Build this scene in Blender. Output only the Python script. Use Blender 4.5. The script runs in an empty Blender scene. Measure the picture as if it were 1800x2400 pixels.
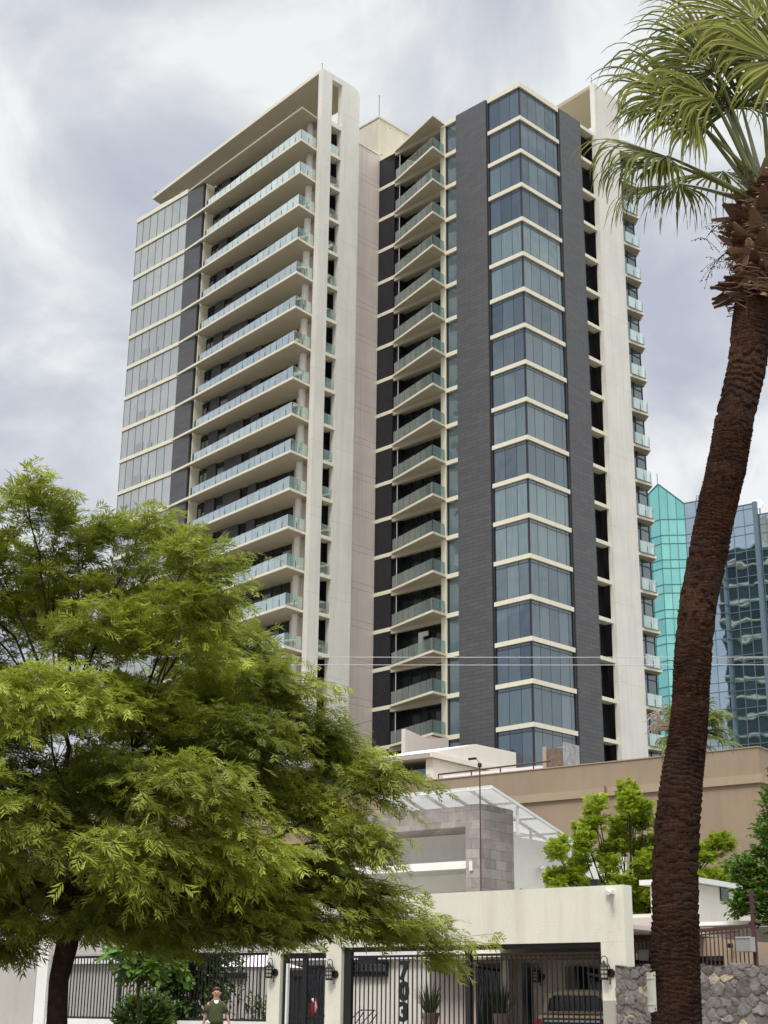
import bpy, bmesh, math, random
import numpy as np
from mathutils import Vector, Matrix, noise
random.seed(7); RNG = np.random.default_rng(11)
R = math.radians
scn = bpy.context.scene
COL = scn.collection

# ------------------------------------------------------------------ camera
cam_d = bpy.data.cameras.new('camera'); cam = bpy.data.objects.new('camera', cam_d)
COL.objects.link(cam); scn.camera = cam
cam_d.sensor_fit = 'VERTICAL'; cam_d.sensor_height = 24.0; cam_d.lens = 34.309
cam_d.clip_start = 0.1; cam_d.clip_end = 6000
cam.matrix_world = Matrix.Translation((0, 0, 1.4)) @ Matrix.Rotation(R(90 + 18.859), 4, 'X') @ Matrix.Rotation(R(0.6405), 4, 'Z')

# ------------------------------------------------------------------ light and sky
SUN_EL, SUN_AZ = R(52), R(205)          # azimuth clockwise from +Y
sun_d = bpy.data.lights.new('sun', 'SUN'); sun = bpy.data.objects.new('sun', sun_d)
COL.objects.link(sun)
sun_d.energy = 1.5; sun_d.angle = R(16); sun_d.color = (1.0, 0.94, 0.84)
sd = Vector((math.sin(SUN_AZ) * math.cos(SUN_EL), math.cos(SUN_AZ) * math.cos(SUN_EL), math.sin(SUN_EL)))
sun.rotation_euler = sd.to_track_quat('Z', 'Y').to_euler()

world = bpy.data.worlds.new('World'); scn.world = world; world.use_nodes = True
wn, wl = world.node_tree.nodes, world.node_tree.links
wn.clear()
def N(nt, t, **kw):
    n = nt.nodes.new(t)
    for k_, v_ in kw.items():
        if k_.startswith('i_'): n.inputs[k_[2:].replace('_', ' ')].default_value = v_
        else: setattr(n, k_, v_)
    return n
wt = world.node_tree
w_out = N(wt, 'ShaderNodeOutputWorld'); w_bg = N(wt, 'ShaderNodeBackground'); w_bg.inputs[1].default_value = 1.0
tc = N(wt, 'ShaderNodeTexCoord'); sep = N(wt, 'ShaderNodeSeparateXYZ'); wl.new(tc.outputs['Generated'], sep.inputs[0])
def wmath(op, a, b=None, clamp=False):
    m = N(wt, 'ShaderNodeMath', operation=op); m.use_clamp = clamp
    for i, v in enumerate((a, b)):
        if v is None: continue
        if isinstance(v, (int, float)): m.inputs[i].default_value = v
        else: wl.new(v, m.inputs[i])
    return m.outputs[0]
zc = wmath('MAXIMUM', sep.outputs[2], 0.0)
den = wmath('ADD', zc, 0.35)
cx = wmath('DIVIDE', sep.outputs[0], den); cy = wmath('DIVIDE', sep.outputs[1], den)
comb = N(wt, 'ShaderNodeCombineXYZ'); wl.new(cx, comb.inputs[0]); wl.new(cy, comb.inputs[1])
mp = N(wt, 'ShaderNodeMapping'); mp.inputs['Rotation'].default_value = (0, 0, R(38)); mp.inputs['Scale'].default_value = (1.0, 0.85, 1.0)
mp.inputs['Location'].default_value = (0.35, 0.4, 0)
wl.new(comb.outputs[0], mp.inputs[0])
n1 = N(wt, 'ShaderNodeTexNoise'); n1.inputs['Scale'].default_value = 4.3; n1.inputs['Detail'].default_value = 7; n1.inputs['Roughness'].default_value = 0.54; n1.inputs['Distortion'].default_value = 0.4
n2 = N(wt, 'ShaderNodeTexNoise'); n2.inputs['Scale'].default_value = 1.1; n2.inputs['Detail'].default_value = 3
wl.new(mp.outputs[0], n1.inputs[0]); wl.new(mp.outputs[0], n2.inputs[0])
mixn = wmath('ADD', wmath('MULTIPLY', n1.outputs[0], 0.82), wmath('MULTIPLY', n2.outputs[0], 0.20))
# the cover is thicker (greyer) to the left, brighter to the right
bias = wmath('ADD', mixn, wmath('MULTIPLY', sep.outputs[0], 0.10))
cr = N(wt, 'ShaderNodeValToRGB'); wl.new(bias, cr.inputs[0])
e = cr.color_ramp.elements
e[0].position = 0.37; e[0].color = (0.43, 0.455, 0.535, 1)
e[1].position = 0.575; e[1].color = (0.76, 0.78, 0.785, 1)
m_ = cr.color_ramp.elements.new(0.46); m_.color = (0.525, 0.545, 0.60, 1)
m_ = cr.color_ramp.elements.new(0.52); m_.color = (0.625, 0.65, 0.675, 1)
# an overcast sky is brighter overhead than at the horizon
zr = N(wt, 'ShaderNodeMapRange', interpolation_type='SMOOTHSTEP'); wl.new(sep.outputs[2], zr.inputs[0])
zr.inputs[1].default_value = 0.62; zr.inputs[2].default_value = 0.98; zr.inputs[3].default_value = 1.0; zr.inputs[4].default_value = 5.6
boost = N(wt, 'ShaderNodeVectorMath', operation='SCALE'); wl.new(cr.outputs[0], boost.inputs[0]); wl.new(zr.outputs[0], boost.inputs['Scale'])
sky = N(wt, 'ShaderNodeTexSky', sky_type='NISHITA'); sky.sun_disc = False
sky.sun_elevation = SUN_EL; sky.sun_rotation = SUN_AZ
skys = N(wt, 'ShaderNodeVectorMath', operation='SCALE'); wl.new(sky.outputs[0], skys.inputs[0]); skys.inputs['Scale'].default_value = 0.10
wmx = N(wt, 'ShaderNodeMix', data_type='RGBA'); wmx.inputs[0].default_value = 0.93
wl.new(skys.outputs[0], wmx.inputs[6]); wl.new(boost.outputs[0], wmx.inputs[7])
wl.new(wmx.outputs[2], w_bg.inputs[0]); wl.new(w_bg.outputs[0], w_out.inputs[0])

scn.view_settings.view_transform = 'Standard'; scn.view_settings.look = 'None'
scn.view_settings.exposure = 0.28; scn.view_settings.gamma = 1.0
scn.cycles.max_bounces = 8; scn.cycles.transparent_max_bounces = 16
scn.cycles.caustics_reflective = False; scn.cycles.caustics_refractive = False

# ------------------------------------------------------------------ materials
MATS = {}
def newmat(name):
    m = bpy.data.materials.new(name); m.use_nodes = True; m.node_tree.nodes.clear()
    MATS[name] = m
    nt = m.node_tree
    out = N(nt, 'ShaderNodeOutputMaterial'); b = N(nt, 'ShaderNodeBsdfPrincipled')
    nt.links.new(b.outputs[0], out.inputs[0])
    return m, nt, b, out
def rgb(c): return (c[0], c[1], c[2], 1)
def mixc(nt, fac, a, b, blend='MIX'):
    m = N(nt, 'ShaderNodeMix', data_type='RGBA', blend_type=blend)
    for i, v in ((0, fac), (6, a), (7, b)):
        if isinstance(v, (int, float)): m.inputs[i].default_value = v
        elif isinstance(v, tuple): m.inputs[i].default_value = rgb(v)
        else: nt.links.new(v, m.inputs[i])
    return m.outputs[2]
def mth(nt, op, a, b=None, c=None, clamp=False):
    m = N(nt, 'ShaderNodeMath', operation=op); m.use_clamp = clamp
    for i, v in enumerate((a, b, c)):
        if v is None: continue
        if isinstance(v, (int, float)): m.inputs[i].default_value = v
        else: nt.links.new(v, m.inputs[i])
    return m.outputs[0]
def objco(nt, scale=(1, 1, 1)):
    t = N(nt, 'ShaderNodeTexCoord'); m = N(nt, 'ShaderNodeMapping'); m.inputs['Scale'].default_value = scale
    nt.links.new(t.outputs['Object'], m.inputs[0]); return m.outputs[0]
def noisef(nt, vec, scale, detail=4, rough=0.55, lo=0.35, hi=0.65):
    n = N(nt, 'ShaderNodeTexNoise'); n.inputs['Scale'].default_value = scale; n.inputs['Detail'].default_value = detail; n.inputs['Roughness'].default_value = rough
    nt.links.new(vec, n.inputs[0])
    r = N(nt, 'ShaderNodeMapRange'); nt.links.new(n.outputs[0], r.inputs[0]); r.inputs[1].default_value = lo; r.inputs[2].default_value = hi
    return r.outputs[0]
def bump(nt, b, h, strength=0.3, dist=0.02):
    bp = N(nt, 'ShaderNodeBump'); bp.inputs['Strength'].default_value = strength; bp.inputs['Distance'].default_value = dist
    nt.links.new(h, bp.inputs['Height']); nt.links.new(bp.outputs[0], b.inputs['Normal'])
def tintattr(nt):
    a = N(nt, 'ShaderNodeAttribute'); a.attribute_name = 'tint'; return a.outputs['Fac']

def plaster(name, c, var=0.12, rough=0.85, streak=0.25, scale=0.8, dirt=(0.30, 0.26, 0.2)):
    m, nt, b, _ = newmat(name)
    v = objco(nt); v2 = objco(nt, (1.6, 1.6, 0.22))
    f = noisef(nt, v, scale, 6); s = noisef(nt, v2, 1.7, 6, 0.6, 0.48, 0.75); g = noisef(nt, v, 26, 3)
    base = mixc(nt, mth(nt, 'MULTIPLY', f, var * 2.2, clamp=True), c, tuple(x * 0.82 for x in c))
    base = mixc(nt, mth(nt, 'MULTIPLY', s, streak), base, mixc(nt, 0.55, c, dirt))
    base = mixc(nt, mth(nt, 'MULTIPLY', g, 0.08), base, tuple(x * 0.6 for x in c))
    ck = N(nt, 'ShaderNodeTexNoise'); ck.inputs['Scale'].default_value = 0.9; ck.inputs['Detail'].default_value = 9; ck.inputs['Roughness'].default_value = 0.65; nt.links.new(v, ck.inputs[0])
    ckl = mth(nt, 'LESS_THAN', mth(nt, 'ABSOLUTE', mth(nt, 'SUBTRACT', ck.outputs[0], 0.5)), 0.0035)
    base = mixc(nt, mth(nt, 'MULTIPLY', mth(nt, 'MULTIPLY', ckl, f), 0.35), base, tuple(x * 0.55 for x in c))
    nt.links.new(base, b.inputs['Base Color']); b.inputs['Roughness'].default_value = rough
    b.inputs['Specular IOR Level'].default_value = 0.25
    bump(nt, b, g, 0.15, 0.01)
    return m
plaster('band', (0.80, 0.765, 0.610), 0.10, streak=0.22)
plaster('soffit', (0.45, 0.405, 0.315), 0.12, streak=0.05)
plaster('bright_white', (0.90, 0.885, 0.83), 0.06, streak=0.15)
plaster('cream_plaster', (0.81, 0.775, 0.65), 0.18, streak=0.75, dirt=(0.45, 0.42, 0.30))
plaster('white_plaster', (0.84, 0.82, 0.77), 0.08, streak=0.18)
plaster('white_house', (0.80, 0.76, 0.69), 0.08, streak=0.12)
plaster('tan_plaster', (0.365, 0.280, 0.195), 0.25, streak=0.6, scale=0.35, dirt=(0.22, 0.16, 0.12))
plaster('tan_band', (0.43, 0.335, 0.24), 0.15, streak=0.25, dirt=(0.3, 0.2, 0.14))
plaster('shade_plaster', (0.50, 0.475, 0.43), 0.15, streak=0.4)  # pale wall plaster with the feathery tree's shade painted into its grey
plaster('grey_plaster', (0.42, 0.39, 0.34), 0.15, streak=0.3)
plaster('pinkish_plaster', (0.68, 0.60, 0.54), 0.1, streak=0.15)
plaster('concrete_dark', (0.07, 0.068, 0.066), 0.2)
plaster('ground_mat', (0.17, 0.155, 0.13), 0.2)
plaster('paving_mat', (0.42, 0.40, 0.36), 0.2)
plaster('asphalt', (0.055, 0.055, 0.057), 0.2)

def concrete(name, c, h, z0, joint=0.012, wide=0.03, dots=True, double=0.0):
    """board-marked cast concrete with pour joints every h metres and tie holes"""
    m, nt, b, _ = newmat(name)
    t = N(nt, 'ShaderNodeTexCoord'); v = t.outputs['Object']
    s = N(nt, 'ShaderNodeSeparateXYZ'); nt.links.new(v, s.inputs[0])
    f = noisef(nt, v, 0.35, 7); st = noisef(nt, objco(nt, (1.5, 1.5, 0.08)), 1.6, 6, 0.65, 0.45, 0.75)
    base = mixc(nt, mth(nt, 'MULTIPLY', f, 0.42), c, tuple(x * 0.78 for x in c))
    base = mixc(nt, mth(nt, 'MULTIPLY', st, 0.55), base, tuple(x * 0.72 for x in c))
    zz = mth(nt, 'FRACT', mth(nt, 'DIVIDE', mth(nt, 'SUBTRACT', s.outputs[2], z0), h))
    ln = mth(nt, 'LESS_THAN', zz, wide / h)
    if double:
        ln2 = mth(nt, 'LESS_THAN', mth(nt, 'ABSOLUTE', mth(nt, 'SUBTRACT', zz, double / h)), wide / h / 2)
        ln = mth(nt, 'MAXIMUM', ln, ln2)
    base = mixc(nt, mth(nt, 'MULTIPLY', ln, 0.50), base, tuple(x * 0.45 for x in c))
    if dots:
        xy_ = mth(nt, 'ADD', s.outputs[0], s.outputs[1])
        dx = mth(nt, 'SUBTRACT', mth(nt, 'FRACT', mth(nt, 'DIVIDE', xy_, 1.25)), 0.5)
        dz = mth(nt, 'SUBTRACT', mth(nt, 'FRACT', mth(nt, 'DIVIDE', mth(nt, 'SUBTRACT', s.outputs[2], z0 - 0.8), h / 2)), 0.5)
        dd = mth(nt, 'ADD', mth(nt, 'POWER', mth(nt, 'MULTIPLY', dx, 1.25), 2), mth(nt, 'POWER', mth(nt, 'MULTIPLY', dz, h / 2), 2))
        dot = mth(nt, 'LESS_THAN', dd, 0.0045)
        base = mixc(nt, mth(nt, 'MULTIPLY', dot, 0.35), base, tuple(x * 0.5 for x in c))
    nt.links.new(base, b.inputs['Base Color']); b.inputs['Roughness'].default_value = 0.8; b.inputs['Specular IOR Level'].default_value = 0.3
    bump(nt, b, noisef(nt, v, 9, 4), 0.12, 0.02)
    return m
HF = 3.4; ZL1 = 77.083
concrete('fin_concrete', (0.755, 0.735, 0.665), HF * 2, ZL1 - 1.9)
concrete('pink_concrete', (0.80, 0.705, 0.64), HF, ZL1 - 0.02, dots=False, double=0.62, wide=0.07)
concrete('roof_concrete', (0.66, 0.61, 0.50), 2.6, 0.4)

def tiles(name, c1, c2, cm, bw, bh, ms=0.012, rough=0.6, bumpd=0.01, off=0.5, nscale=3.0):
    m, nt, b, _ = newmat(name)
    t = N(nt, 'ShaderNodeTexCoord'); s = N(nt, 'ShaderNodeSeparateXYZ'); nt.links.new(t.outputs['Object'], s.inputs[0])
    c = N(nt, 'ShaderNodeCombineXYZ'); nt.links.new(mth(nt, 'ADD', s.outputs[0], s.outputs[1]), c.inputs[0]); nt.links.new(s.outputs[2], c.inputs[1])
    br = N(nt, 'ShaderNodeTexBrick'); nt.links.new(c.outputs[0], br.inputs[0])
    br.inputs['Scale'].default_value = 1; br.inputs['Brick Width'].default_value = bw; br.inputs['Row Height'].default_value = bh
    br.inputs['Mortar Size'].default_value = ms; br.offset = off
    br.inputs['Color1'].default_value = rgb(c1); br.inputs['Color2'].default_value = rgb(c2); br.inputs['Mortar'].default_value = rgb(cm)
    f = noisef(nt, t.outputs['Object'], nscale, 5)
    base = mixc(nt, mth(nt, 'MULTIPLY', f, 0.45), br.outputs[0], mixc(nt, 0.5, br.outputs[0], tuple(x * 0.5 for x in c1)))
    nt.links.new(base, b.inputs['Base Color']); b.inputs['Roughness'].default_value = rough
    bump(nt, b, mth(nt, 'SUBTRACT', 1.0, br.outputs['Fac']), 0.5, bumpd)
    return m
tiles('slate_cladding', (0.104, 0.104, 0.108), (0.084, 0.084, 0.089), (0.046, 0.046, 0.048), 1.35, 0.34, 0.018, 0.55)
tiles('dark_panel', (0.020, 0.020, 0.026), (0.016, 0.016, 0.021), (0.010, 0.010, 0.012), 0.7, 1.7, 0.02, 0.22)
m, nt, b, _ = newmat('stone_tile')
t = N(nt, 'ShaderNodeTexCoord'); s = N(nt, 'ShaderNodeSeparateXYZ'); nt.links.new(t.outputs['Object'], s.inputs[0])
c = N(nt, 'ShaderNodeCombineXYZ'); nt.links.new(mth(nt, 'ADD', s.outputs[0], s.outputs[1]), c.inputs[0]); nt.links.new(s.outputs[2], c.inputs[1])
br = N(nt, 'ShaderNodeTexBrick'); nt.links.new(c.outputs[0], br.inputs[0]); br.inputs['Scale'].default_value = 1
br.inputs['Brick Width'].default_value = 0.6; br.inputs['Row Height'].default_value = 0.3; br.inputs['Mortar Size'].default_value = 0.006
br.inputs['Color1'].default_value = rgb((0.40, 0.355, 0.325)); br.inputs['Color2'].default_value = rgb((0.25, 0.215, 0.198)); br.inputs['Mortar'].default_value = rgb((0.13, 0.12, 0.115))
wv = N(nt, 'ShaderNodeTexNoise'); wv.inputs['Scale'].default_value = 3.0; wv.inputs['Detail'].default_value = 5; wv.inputs['Distortion'].default_value = 0.5
nt.links.new(t.outputs['Object'], wv.inputs[0])
rr = N(nt, 'ShaderNodeMapRange'); nt.links.new(wv.outputs[0], rr.inputs[0]); rr.inputs[1].default_value = 0.48; rr.inputs[2].default_value = 0.68
nt.links.new(mixc(nt, mth(nt, 'MULTIPLY', rr.outputs[0], 0.45), br.outputs[0], (0.46, 0.42, 0.39)), b.inputs['Base Color'])
b.inputs['Roughness'].default_value = 0.7

def glassmat(name, c_lo, c_hi, ior=1.9, rough=0.02, wav=0.10, wsc=0.55, gain=1.0, rc=(1, 1, 1)):
    """opaque reflective glazing: dim room or curtain behind (tint) under a fresnel mirror"""
    m, nt, b, out = newmat(name); nt.nodes.remove(b)
    df = N(nt, 'ShaderNodeBsdfDiffuse'); gl = N(nt, 'ShaderNodeBsdfGlossy'); mx = N(nt, 'ShaderNodeMixShader')
    col = mixc(nt, tintattr(nt), c_lo, c_hi)
    v2 = objco(nt, (1.0, 1.0, 0.05)); folds = noisef(nt, v2, 9.0, 2, 0.5, 0.3, 0.7)
    col = mixc(nt, mth(nt, 'MULTIPLY', folds, 0.30), col, tuple(x * 0.55 for x in c_lo))
    nt.links.new(col, df.inputs[0])
    gl.inputs['Color'].default_value = rgb(rc); gl.inputs['Roughness'].default_value = rough
    fr = N(nt, 'ShaderNodeFresnel'); fr.inputs['IOR'].default_value = ior
    nt.links.new(mth(nt, 'MULTIPLY', fr.outputs[0], gain, clamp=True), mx.inputs[0])
    nt.links.new(df.outputs[0], mx.inputs[1]); nt.links.new(gl.outputs[0], mx.inputs[2]); nt.links.new(mx.outputs[0], out.inputs[0])
    n = N(nt, 'ShaderNodeTexNoise'); n.inputs['Scale'].default_value = wsc; n.inputs['Detail'].default_value = 1
    nt.links.new(objco(nt), n.inputs[0])
    bp = N(nt, 'ShaderNodeBump'); bp.inputs['Strength'].default_value = wav; bp.inputs['Distance'].default_value = 0.4
    nt.links.new(n.outputs[0], bp.inputs['Height']); nt.links.new(bp.outputs[0], gl.inputs['Normal'])
    return m
glassmat('glass_corner', (0.026, 0.045, 0.074), (0.185, 0.255, 0.270), 2.2, rc=(0.90, 0.98, 1.0))
glassmat('glass_long', (0.33, 0.365, 0.34), (0.44, 0.475, 0.44), 3.2)
glassmat('glass_blind', (0.20, 0.215, 0.21), (0.36, 0.37, 0.36), 1.7)
glassmat('glass_dark', (0.010, 0.014, 0.020), (0.045, 0.060, 0.065), 1.6)
glassmat('glass_teal', (0.14, 0.42, 0.40), (0.28, 0.66, 0.60), 3.0, gain=1.5, rc=(0.50, 1.0, 0.93), wav=0.03, wsc=0.3)
glassmat('glass_blue', (0.02, 0.05, 0.07), (0.05, 0.10, 0.12), 4.5, gain=1.5, rc=(0.78, 0.93, 1.0), wav=0.045, wsc=0.35)
glassmat('glass_black', (0.006, 0.007, 0.009), (0.02, 0.022, 0.025), 1.5)
glassmat('glass_balustrade_solid', (0.03, 0.10, 0.11), (0.05, 0.15, 0.16), 1.8)

m, nt, b, out = newmat('railing_glass'); nt.nodes.remove(b)
tr = N(nt, 'ShaderNodeBsdfTransparent'); tr.inputs[0].default_value = rgb((0.86, 0.95, 0.93))
gl = N(nt, 'ShaderNodeBsdfGlossy'); gl.inputs['Roughness'].default_value = 0.03; gl.inputs['Color'].default_value = rgb((0.93, 1.0, 0.97))
df = N(nt, 'ShaderNodeBsdfDiffuse'); df.inputs[0].default_value = rgb((0.70, 0.84, 0.78))
mx1 = N(nt, 'ShaderNodeMixShader'); mx2 = N(nt, 'ShaderNodeMixShader')
mx1.inputs[0].default_value = 0.13; nt.links.new(tr.outputs[0], mx1.inputs[1]); nt.links.new(df.outputs[0], mx1.inputs[2])
fr = N(nt, 'ShaderNodeLayerWeight'); fr.inputs['Blend'].default_value = 0.5
f2 = mth(nt, 'ADD', mth(nt, 'MULTIPLY', mth(nt, 'POWER', fr.outputs['Facing'], 2.2), 2.4), mth(nt, 'MULTIPLY', tintattr(nt), 0.14), clamp=True)
nt.links.new(f2, mx2.inputs[0])
nt.links.new(mx1.outputs[0], mx2.inputs[1]); nt.links.new(gl.outputs[0], mx2.inputs[2]); nt.links.new(mx2.outputs[0], out.inputs[0])

_m0 = MATS['railing_glass']
def rail_variant(name, tcol, k):
    m = _m0.copy(); m.name = name; MATS[name] = m
    for n in m.node_tree.nodes:
        if n.type == 'BSDF_TRANSPARENT': n.inputs[0].default_value = rgb(tcol)
        if n.type == 'MATH' and n.operation == 'MULTIPLY' and abs(n.inputs[1].default_value - 2.4) < 1e-3: n.inputs[1].default_value = k
rail_variant('railing_glass_dimmed', (0.66, 0.76, 0.76), 0.9)  # same railing glass, the wedge balconies' duller reflections put into its colour
def solid(name, c, rough=0.5, metal=0.0, spec=0.5, nv=0.0, ns=20):
    m, nt, b, _ = newmat(name)
    b.inputs['Base Color'].default_value = rgb(c); b.inputs['Roughness'].default_value = rough
    b.inputs['Metallic'].default_value = metal; b.inputs['Specular IOR Level'].default_value = spec
    if nv:
        f = noisef(nt, objco(nt), ns, 4)
        nt.links.new(mixc(nt, mth(nt, 'MULTIPLY', f, nv), c, tuple(x * 0.4 for x in c)), b.inputs['Base Color'])
    return m
solid('black_iron', (0.022, 0.020, 0.020), 0.45, 0.2, nv=0.3)
solid('dark_frame', (0.018, 0.020, 0.024), 0.4)
solid('brown_iron', (0.085, 0.035, 0.030), 0.5, nv=0.4)
solid('steel', (0.42, 0.42, 0.42), 0.4, 0.5)
solid('grey_metal', (0.16, 0.16, 0.17), 0.5, 0.3)
solid('mullion_metal', (0.06, 0.24, 0.25), 0.4, 0.3)
solid('mullion_grey', (0.16, 0.22, 0.26), 0.4, 0.3)
solid('white_metal', (0.78, 0.77, 0.74), 0.5, nv=0.1)
solid('white_paint', (0.8, 0.8, 0.78), 0.5)
solid('wire_mat', (0.5, 0.5, 0.5), 0.5)
solid('lamp_glass', (0.45, 0.43, 0.36), 0.2)
solid('terracotta', (0.50, 0.36, 0.28), 0.8, nv=0.3)
solid('car_tan', (0.46, 0.37, 0.25), 0.3, 0.2, nv=0.1)
solid('car_dark', (0.012, 0.014, 0.028), 0.25)
solid('car_red', (0.25, 0.015, 0.015), 0.25)
solid('red_cloth', (0.45, 0.015, 0.025), 0.7)
solid('skin', (0.48, 0.27, 0.19), 0.6)
solid('hair', (0.11, 0.045, 0.02), 0.7)
solid('shirt_green', (0.070, 0.078, 0.030), 0.9, nv=0.35, ns=9)
solid('cloth_white', (0.75, 0.72, 0.62), 0.8)
solid('jeans', (0.03, 0.04, 0.07), 0.9, nv=0.3)
solid('canopy_pink', (0.72, 0.60, 0.66), 0.8)
solid('bark', (0.060, 0.038, 0.024), 0.95, spec=0.1, nv=0.7, ns=9)
solid('rubber', (0.02, 0.02, 0.02), 0.8)
solid('sheet_metal', (0.72, 0.72, 0.60), 0.35, 0.4, nv=0.35, ns=7)
solid('red_tile', (0.35, 0.12, 0.08), 0.8, nv=0.4, ns=5)
solid('brown_board', (0.20, 0.150, 0.115), 0.8, nv=0.7, ns=5)
solid('grey_marble', (0.36, 0.37, 0.39), 0.4, nv=0.7, ns=3)
solid('rust_rod', (0.30, 0.10, 0.05), 0.8)
m, nt, b, out = newmat('polycarbonate'); nt.nodes.remove(b)
tr = N(nt, 'ShaderNodeBsdfTransparent'); tr.inputs[0].default_value = rgb((0.8, 0.8, 0.8)); df = N(nt, 'ShaderNodeBsdfDiffuse'); df.inputs[0].default_value = rgb((0.82, 0.82, 0.8))
tl = N(nt, 'ShaderNodeBsdfTranslucent'); tl.inputs[0].default_value = rgb((0.8, 0.8, 0.78))
a1 = N(nt, 'ShaderNodeMixShader'); a1.inputs[0].default_value = 0.5; nt.links.new(df.outputs[0], a1.inputs[1]); nt.links.new(tl.outputs[0], a1.inputs[2])
a2 = N(nt, 'ShaderNodeMixShader'); a2.inputs[0].default_value = 0.72; nt.links.new(tr.outputs[0], a2.inputs[1]); nt.links.new(a1.outputs[0], a2.inputs[2]); nt.links.new(a2.outputs[0], out.inputs[0])

# fieldstone
m, nt, b, _ = newmat('fieldstone')
v = objco(nt, (1, 1, 1.25)); vw = N(nt, 'ShaderNodeTexNoise'); vw.inputs['Scale'].default_value = 2.5; nt.links.new(v, vw.inputs[0])
vv = N(nt, 'ShaderNodeMix', data_type='VECTOR'); vv.inputs[0].default_value = 0.24; nt.links.new(v, vv.inputs[4]); nt.links.new(vw.outputs['Color'], vv.inputs[5])
vo = N(nt, 'ShaderNodeTexVoronoi', feature='DISTANCE_TO_EDGE'); vo.inputs['Scale'].default_value = 5.0; nt.links.new(vv.outputs[1], vo.inputs['Vector'])
vc = N(nt, 'ShaderNodeTexVoronoi'); vc.inputs['Scale'].default_value = 5.0; nt.links.new(vv.outputs[1], vc.inputs['Vector'])
edge = N(nt, 'ShaderNodeMapRange'); nt.links.new(vo.outputs[0], edge.inputs[0]); edge.inputs[1].default_value = 0.0; edge.inputs[2].default_value = 0.055
hs = N(nt, 'ShaderNodeSeparateColor'); nt.links.new(vc.outputs['Color'], hs.inputs[0])
cc = mixc(nt, hs.outputs[0], (0.135, 0.115, 0.115), (0.27, 0.235, 0.215)); cc = mixc(nt, mth(nt, 'GREATER_THAN', hs.outputs[1], 0.93), cc, (0.50, 0.42, 0.30))
cc = mixc(nt, mth(nt, 'MULTIPLY', noisef(nt, v, 14, 5), 0.5), cc, (0.09, 0.08, 0.08))
nt.links.new(mixc(nt, edge.outputs[0], (0.065, 0.058, 0.054), cc), b.inputs['Base Color']); b.inputs['Roughness'].default_value = 0.85
bump(nt, b, mth(nt, 'ADD', edge.outputs[0], mth(nt, 'MULTIPLY', noisef(nt, v, 9, 4), 0.5)), 0.9, 0.07)

def leafmat(name, lo, hi, trans=0.45, rough=0.55):
    m, nt, b, out = newmat(name)
    col = mixc(nt, tintattr(nt), lo, hi)
    nt.links.new(col, b.inputs['Base Color']); b.inputs['Roughness'].default_value = rough; b.inputs['Specular IOR Level'].default_value = 0.35
    tl = N(nt, 'ShaderNodeBsdfTranslucent')
    nt.links.new(mixc(nt, 0.5, col, (0.28, 0.33, 0.035), 'MIX'), tl.inputs[0])
    mx = N(nt, 'ShaderNodeMixShader'); mx.inputs[0].default_value = trans
    nt.links.new(b.outputs[0], mx.inputs[1]); nt.links.new(tl.outputs[0], mx.inputs[2]); nt.links.new(mx.outputs[0], out.inputs[0])
    return m
leafmat('leaf_mesquite', (0.090, 0.115, 0.014), (0.56, 0.61, 0.095), 0.42)
leafmat('leaf_lime', (0.17, 0.25, 0.012), (0.46, 0.56, 0.045), 0.45)
leafmat('leaf_dark', (0.030, 0.070, 0.015), (0.10, 0.19, 0.03), 0.25)
leafmat('leaf_bright', (0.05, 0.12, 0.015), (0.12, 0.26, 0.03), 0.35)
leafmat('leaf_palm', (0.030, 0.046, 0.006), (0.285, 0.29, 0.055), 0.22, 0.6)
MATS['leaf_palm'].node_tree.nodes['Principled BSDF'].inputs['Specular IOR Level'].default_value = 0.15
leafmat('leaf_palm_far', (0.05, 0.10, 0.015), (0.28, 0.30, 0.10), 0.30, 0.5)
leafmat('leaf_yucca', (0.035, 0.06, 0.02), (0.11, 0.15, 0.05), 0.15)
leafmat('dry_flower', (0.45, 0.30, 0.24), (0.70, 0.60, 0.52), 0.2)
# palm trunk
m, nt, b, _ = newmat('palm_bark')
v = objco(nt); vz = objco(nt, (1.2, 1.2, 9.0)); f1 = noisef(nt, v, 1.5, 4, 0.6, 0.4, 0.7); f2_ = noisef(nt, vz, 4.0, 6, 0.7, 0.35, 0.68); f3 = noisef(nt, objco(nt, (26, 26, 2.5)), 1.5, 4, 0.6, 0.35, 0.65)
base = mixc(nt, f2_, (0.018, 0.010, 0.008), (0.120, 0.058, 0.034)); base = mixc(nt, mth(nt, 'MULTIPLY', f1, 0.40), base, (0.20, 0.095, 0.052))
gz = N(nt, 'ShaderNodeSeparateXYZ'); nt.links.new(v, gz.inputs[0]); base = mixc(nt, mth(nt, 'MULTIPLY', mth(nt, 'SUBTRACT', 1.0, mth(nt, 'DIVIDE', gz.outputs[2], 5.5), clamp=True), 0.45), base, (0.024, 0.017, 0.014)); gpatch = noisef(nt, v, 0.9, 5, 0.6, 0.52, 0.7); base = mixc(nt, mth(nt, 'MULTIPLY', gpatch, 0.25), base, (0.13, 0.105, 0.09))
base = mixc(nt, mth(nt, 'MULTIPLY', f3, 0.45), base, (0.022, 0.012, 0.008))
nt.links.new(base, b.inputs['Base Color']); b.inputs['Roughness'].default_value = 0.92; b.inputs['Specular IOR Level'].default_value = 0.1
bump(nt, b, mth(nt, 'ADD', f2_, f3), 0.9, 0.03)
m, nt, b, _ = newmat('palm_boot')
col = mixc(nt, tintattr(nt), (0.11, 0.050, 0.028), (0.55, 0.36, 0.22)); col = mixc(nt, mth(nt, 'MULTIPLY', noisef(nt, objco(nt, (14, 14, 4)), 3, 4), 0.5), col, (0.07, 0.03, 0.018))
nt.links.new(col, b.inputs['Base Color']); b.inputs['Roughness'].default_value = 0.8
solid('petiole', (0.14, 0.15, 0.03), 0.4, nv=0.5, ns=6)
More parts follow.
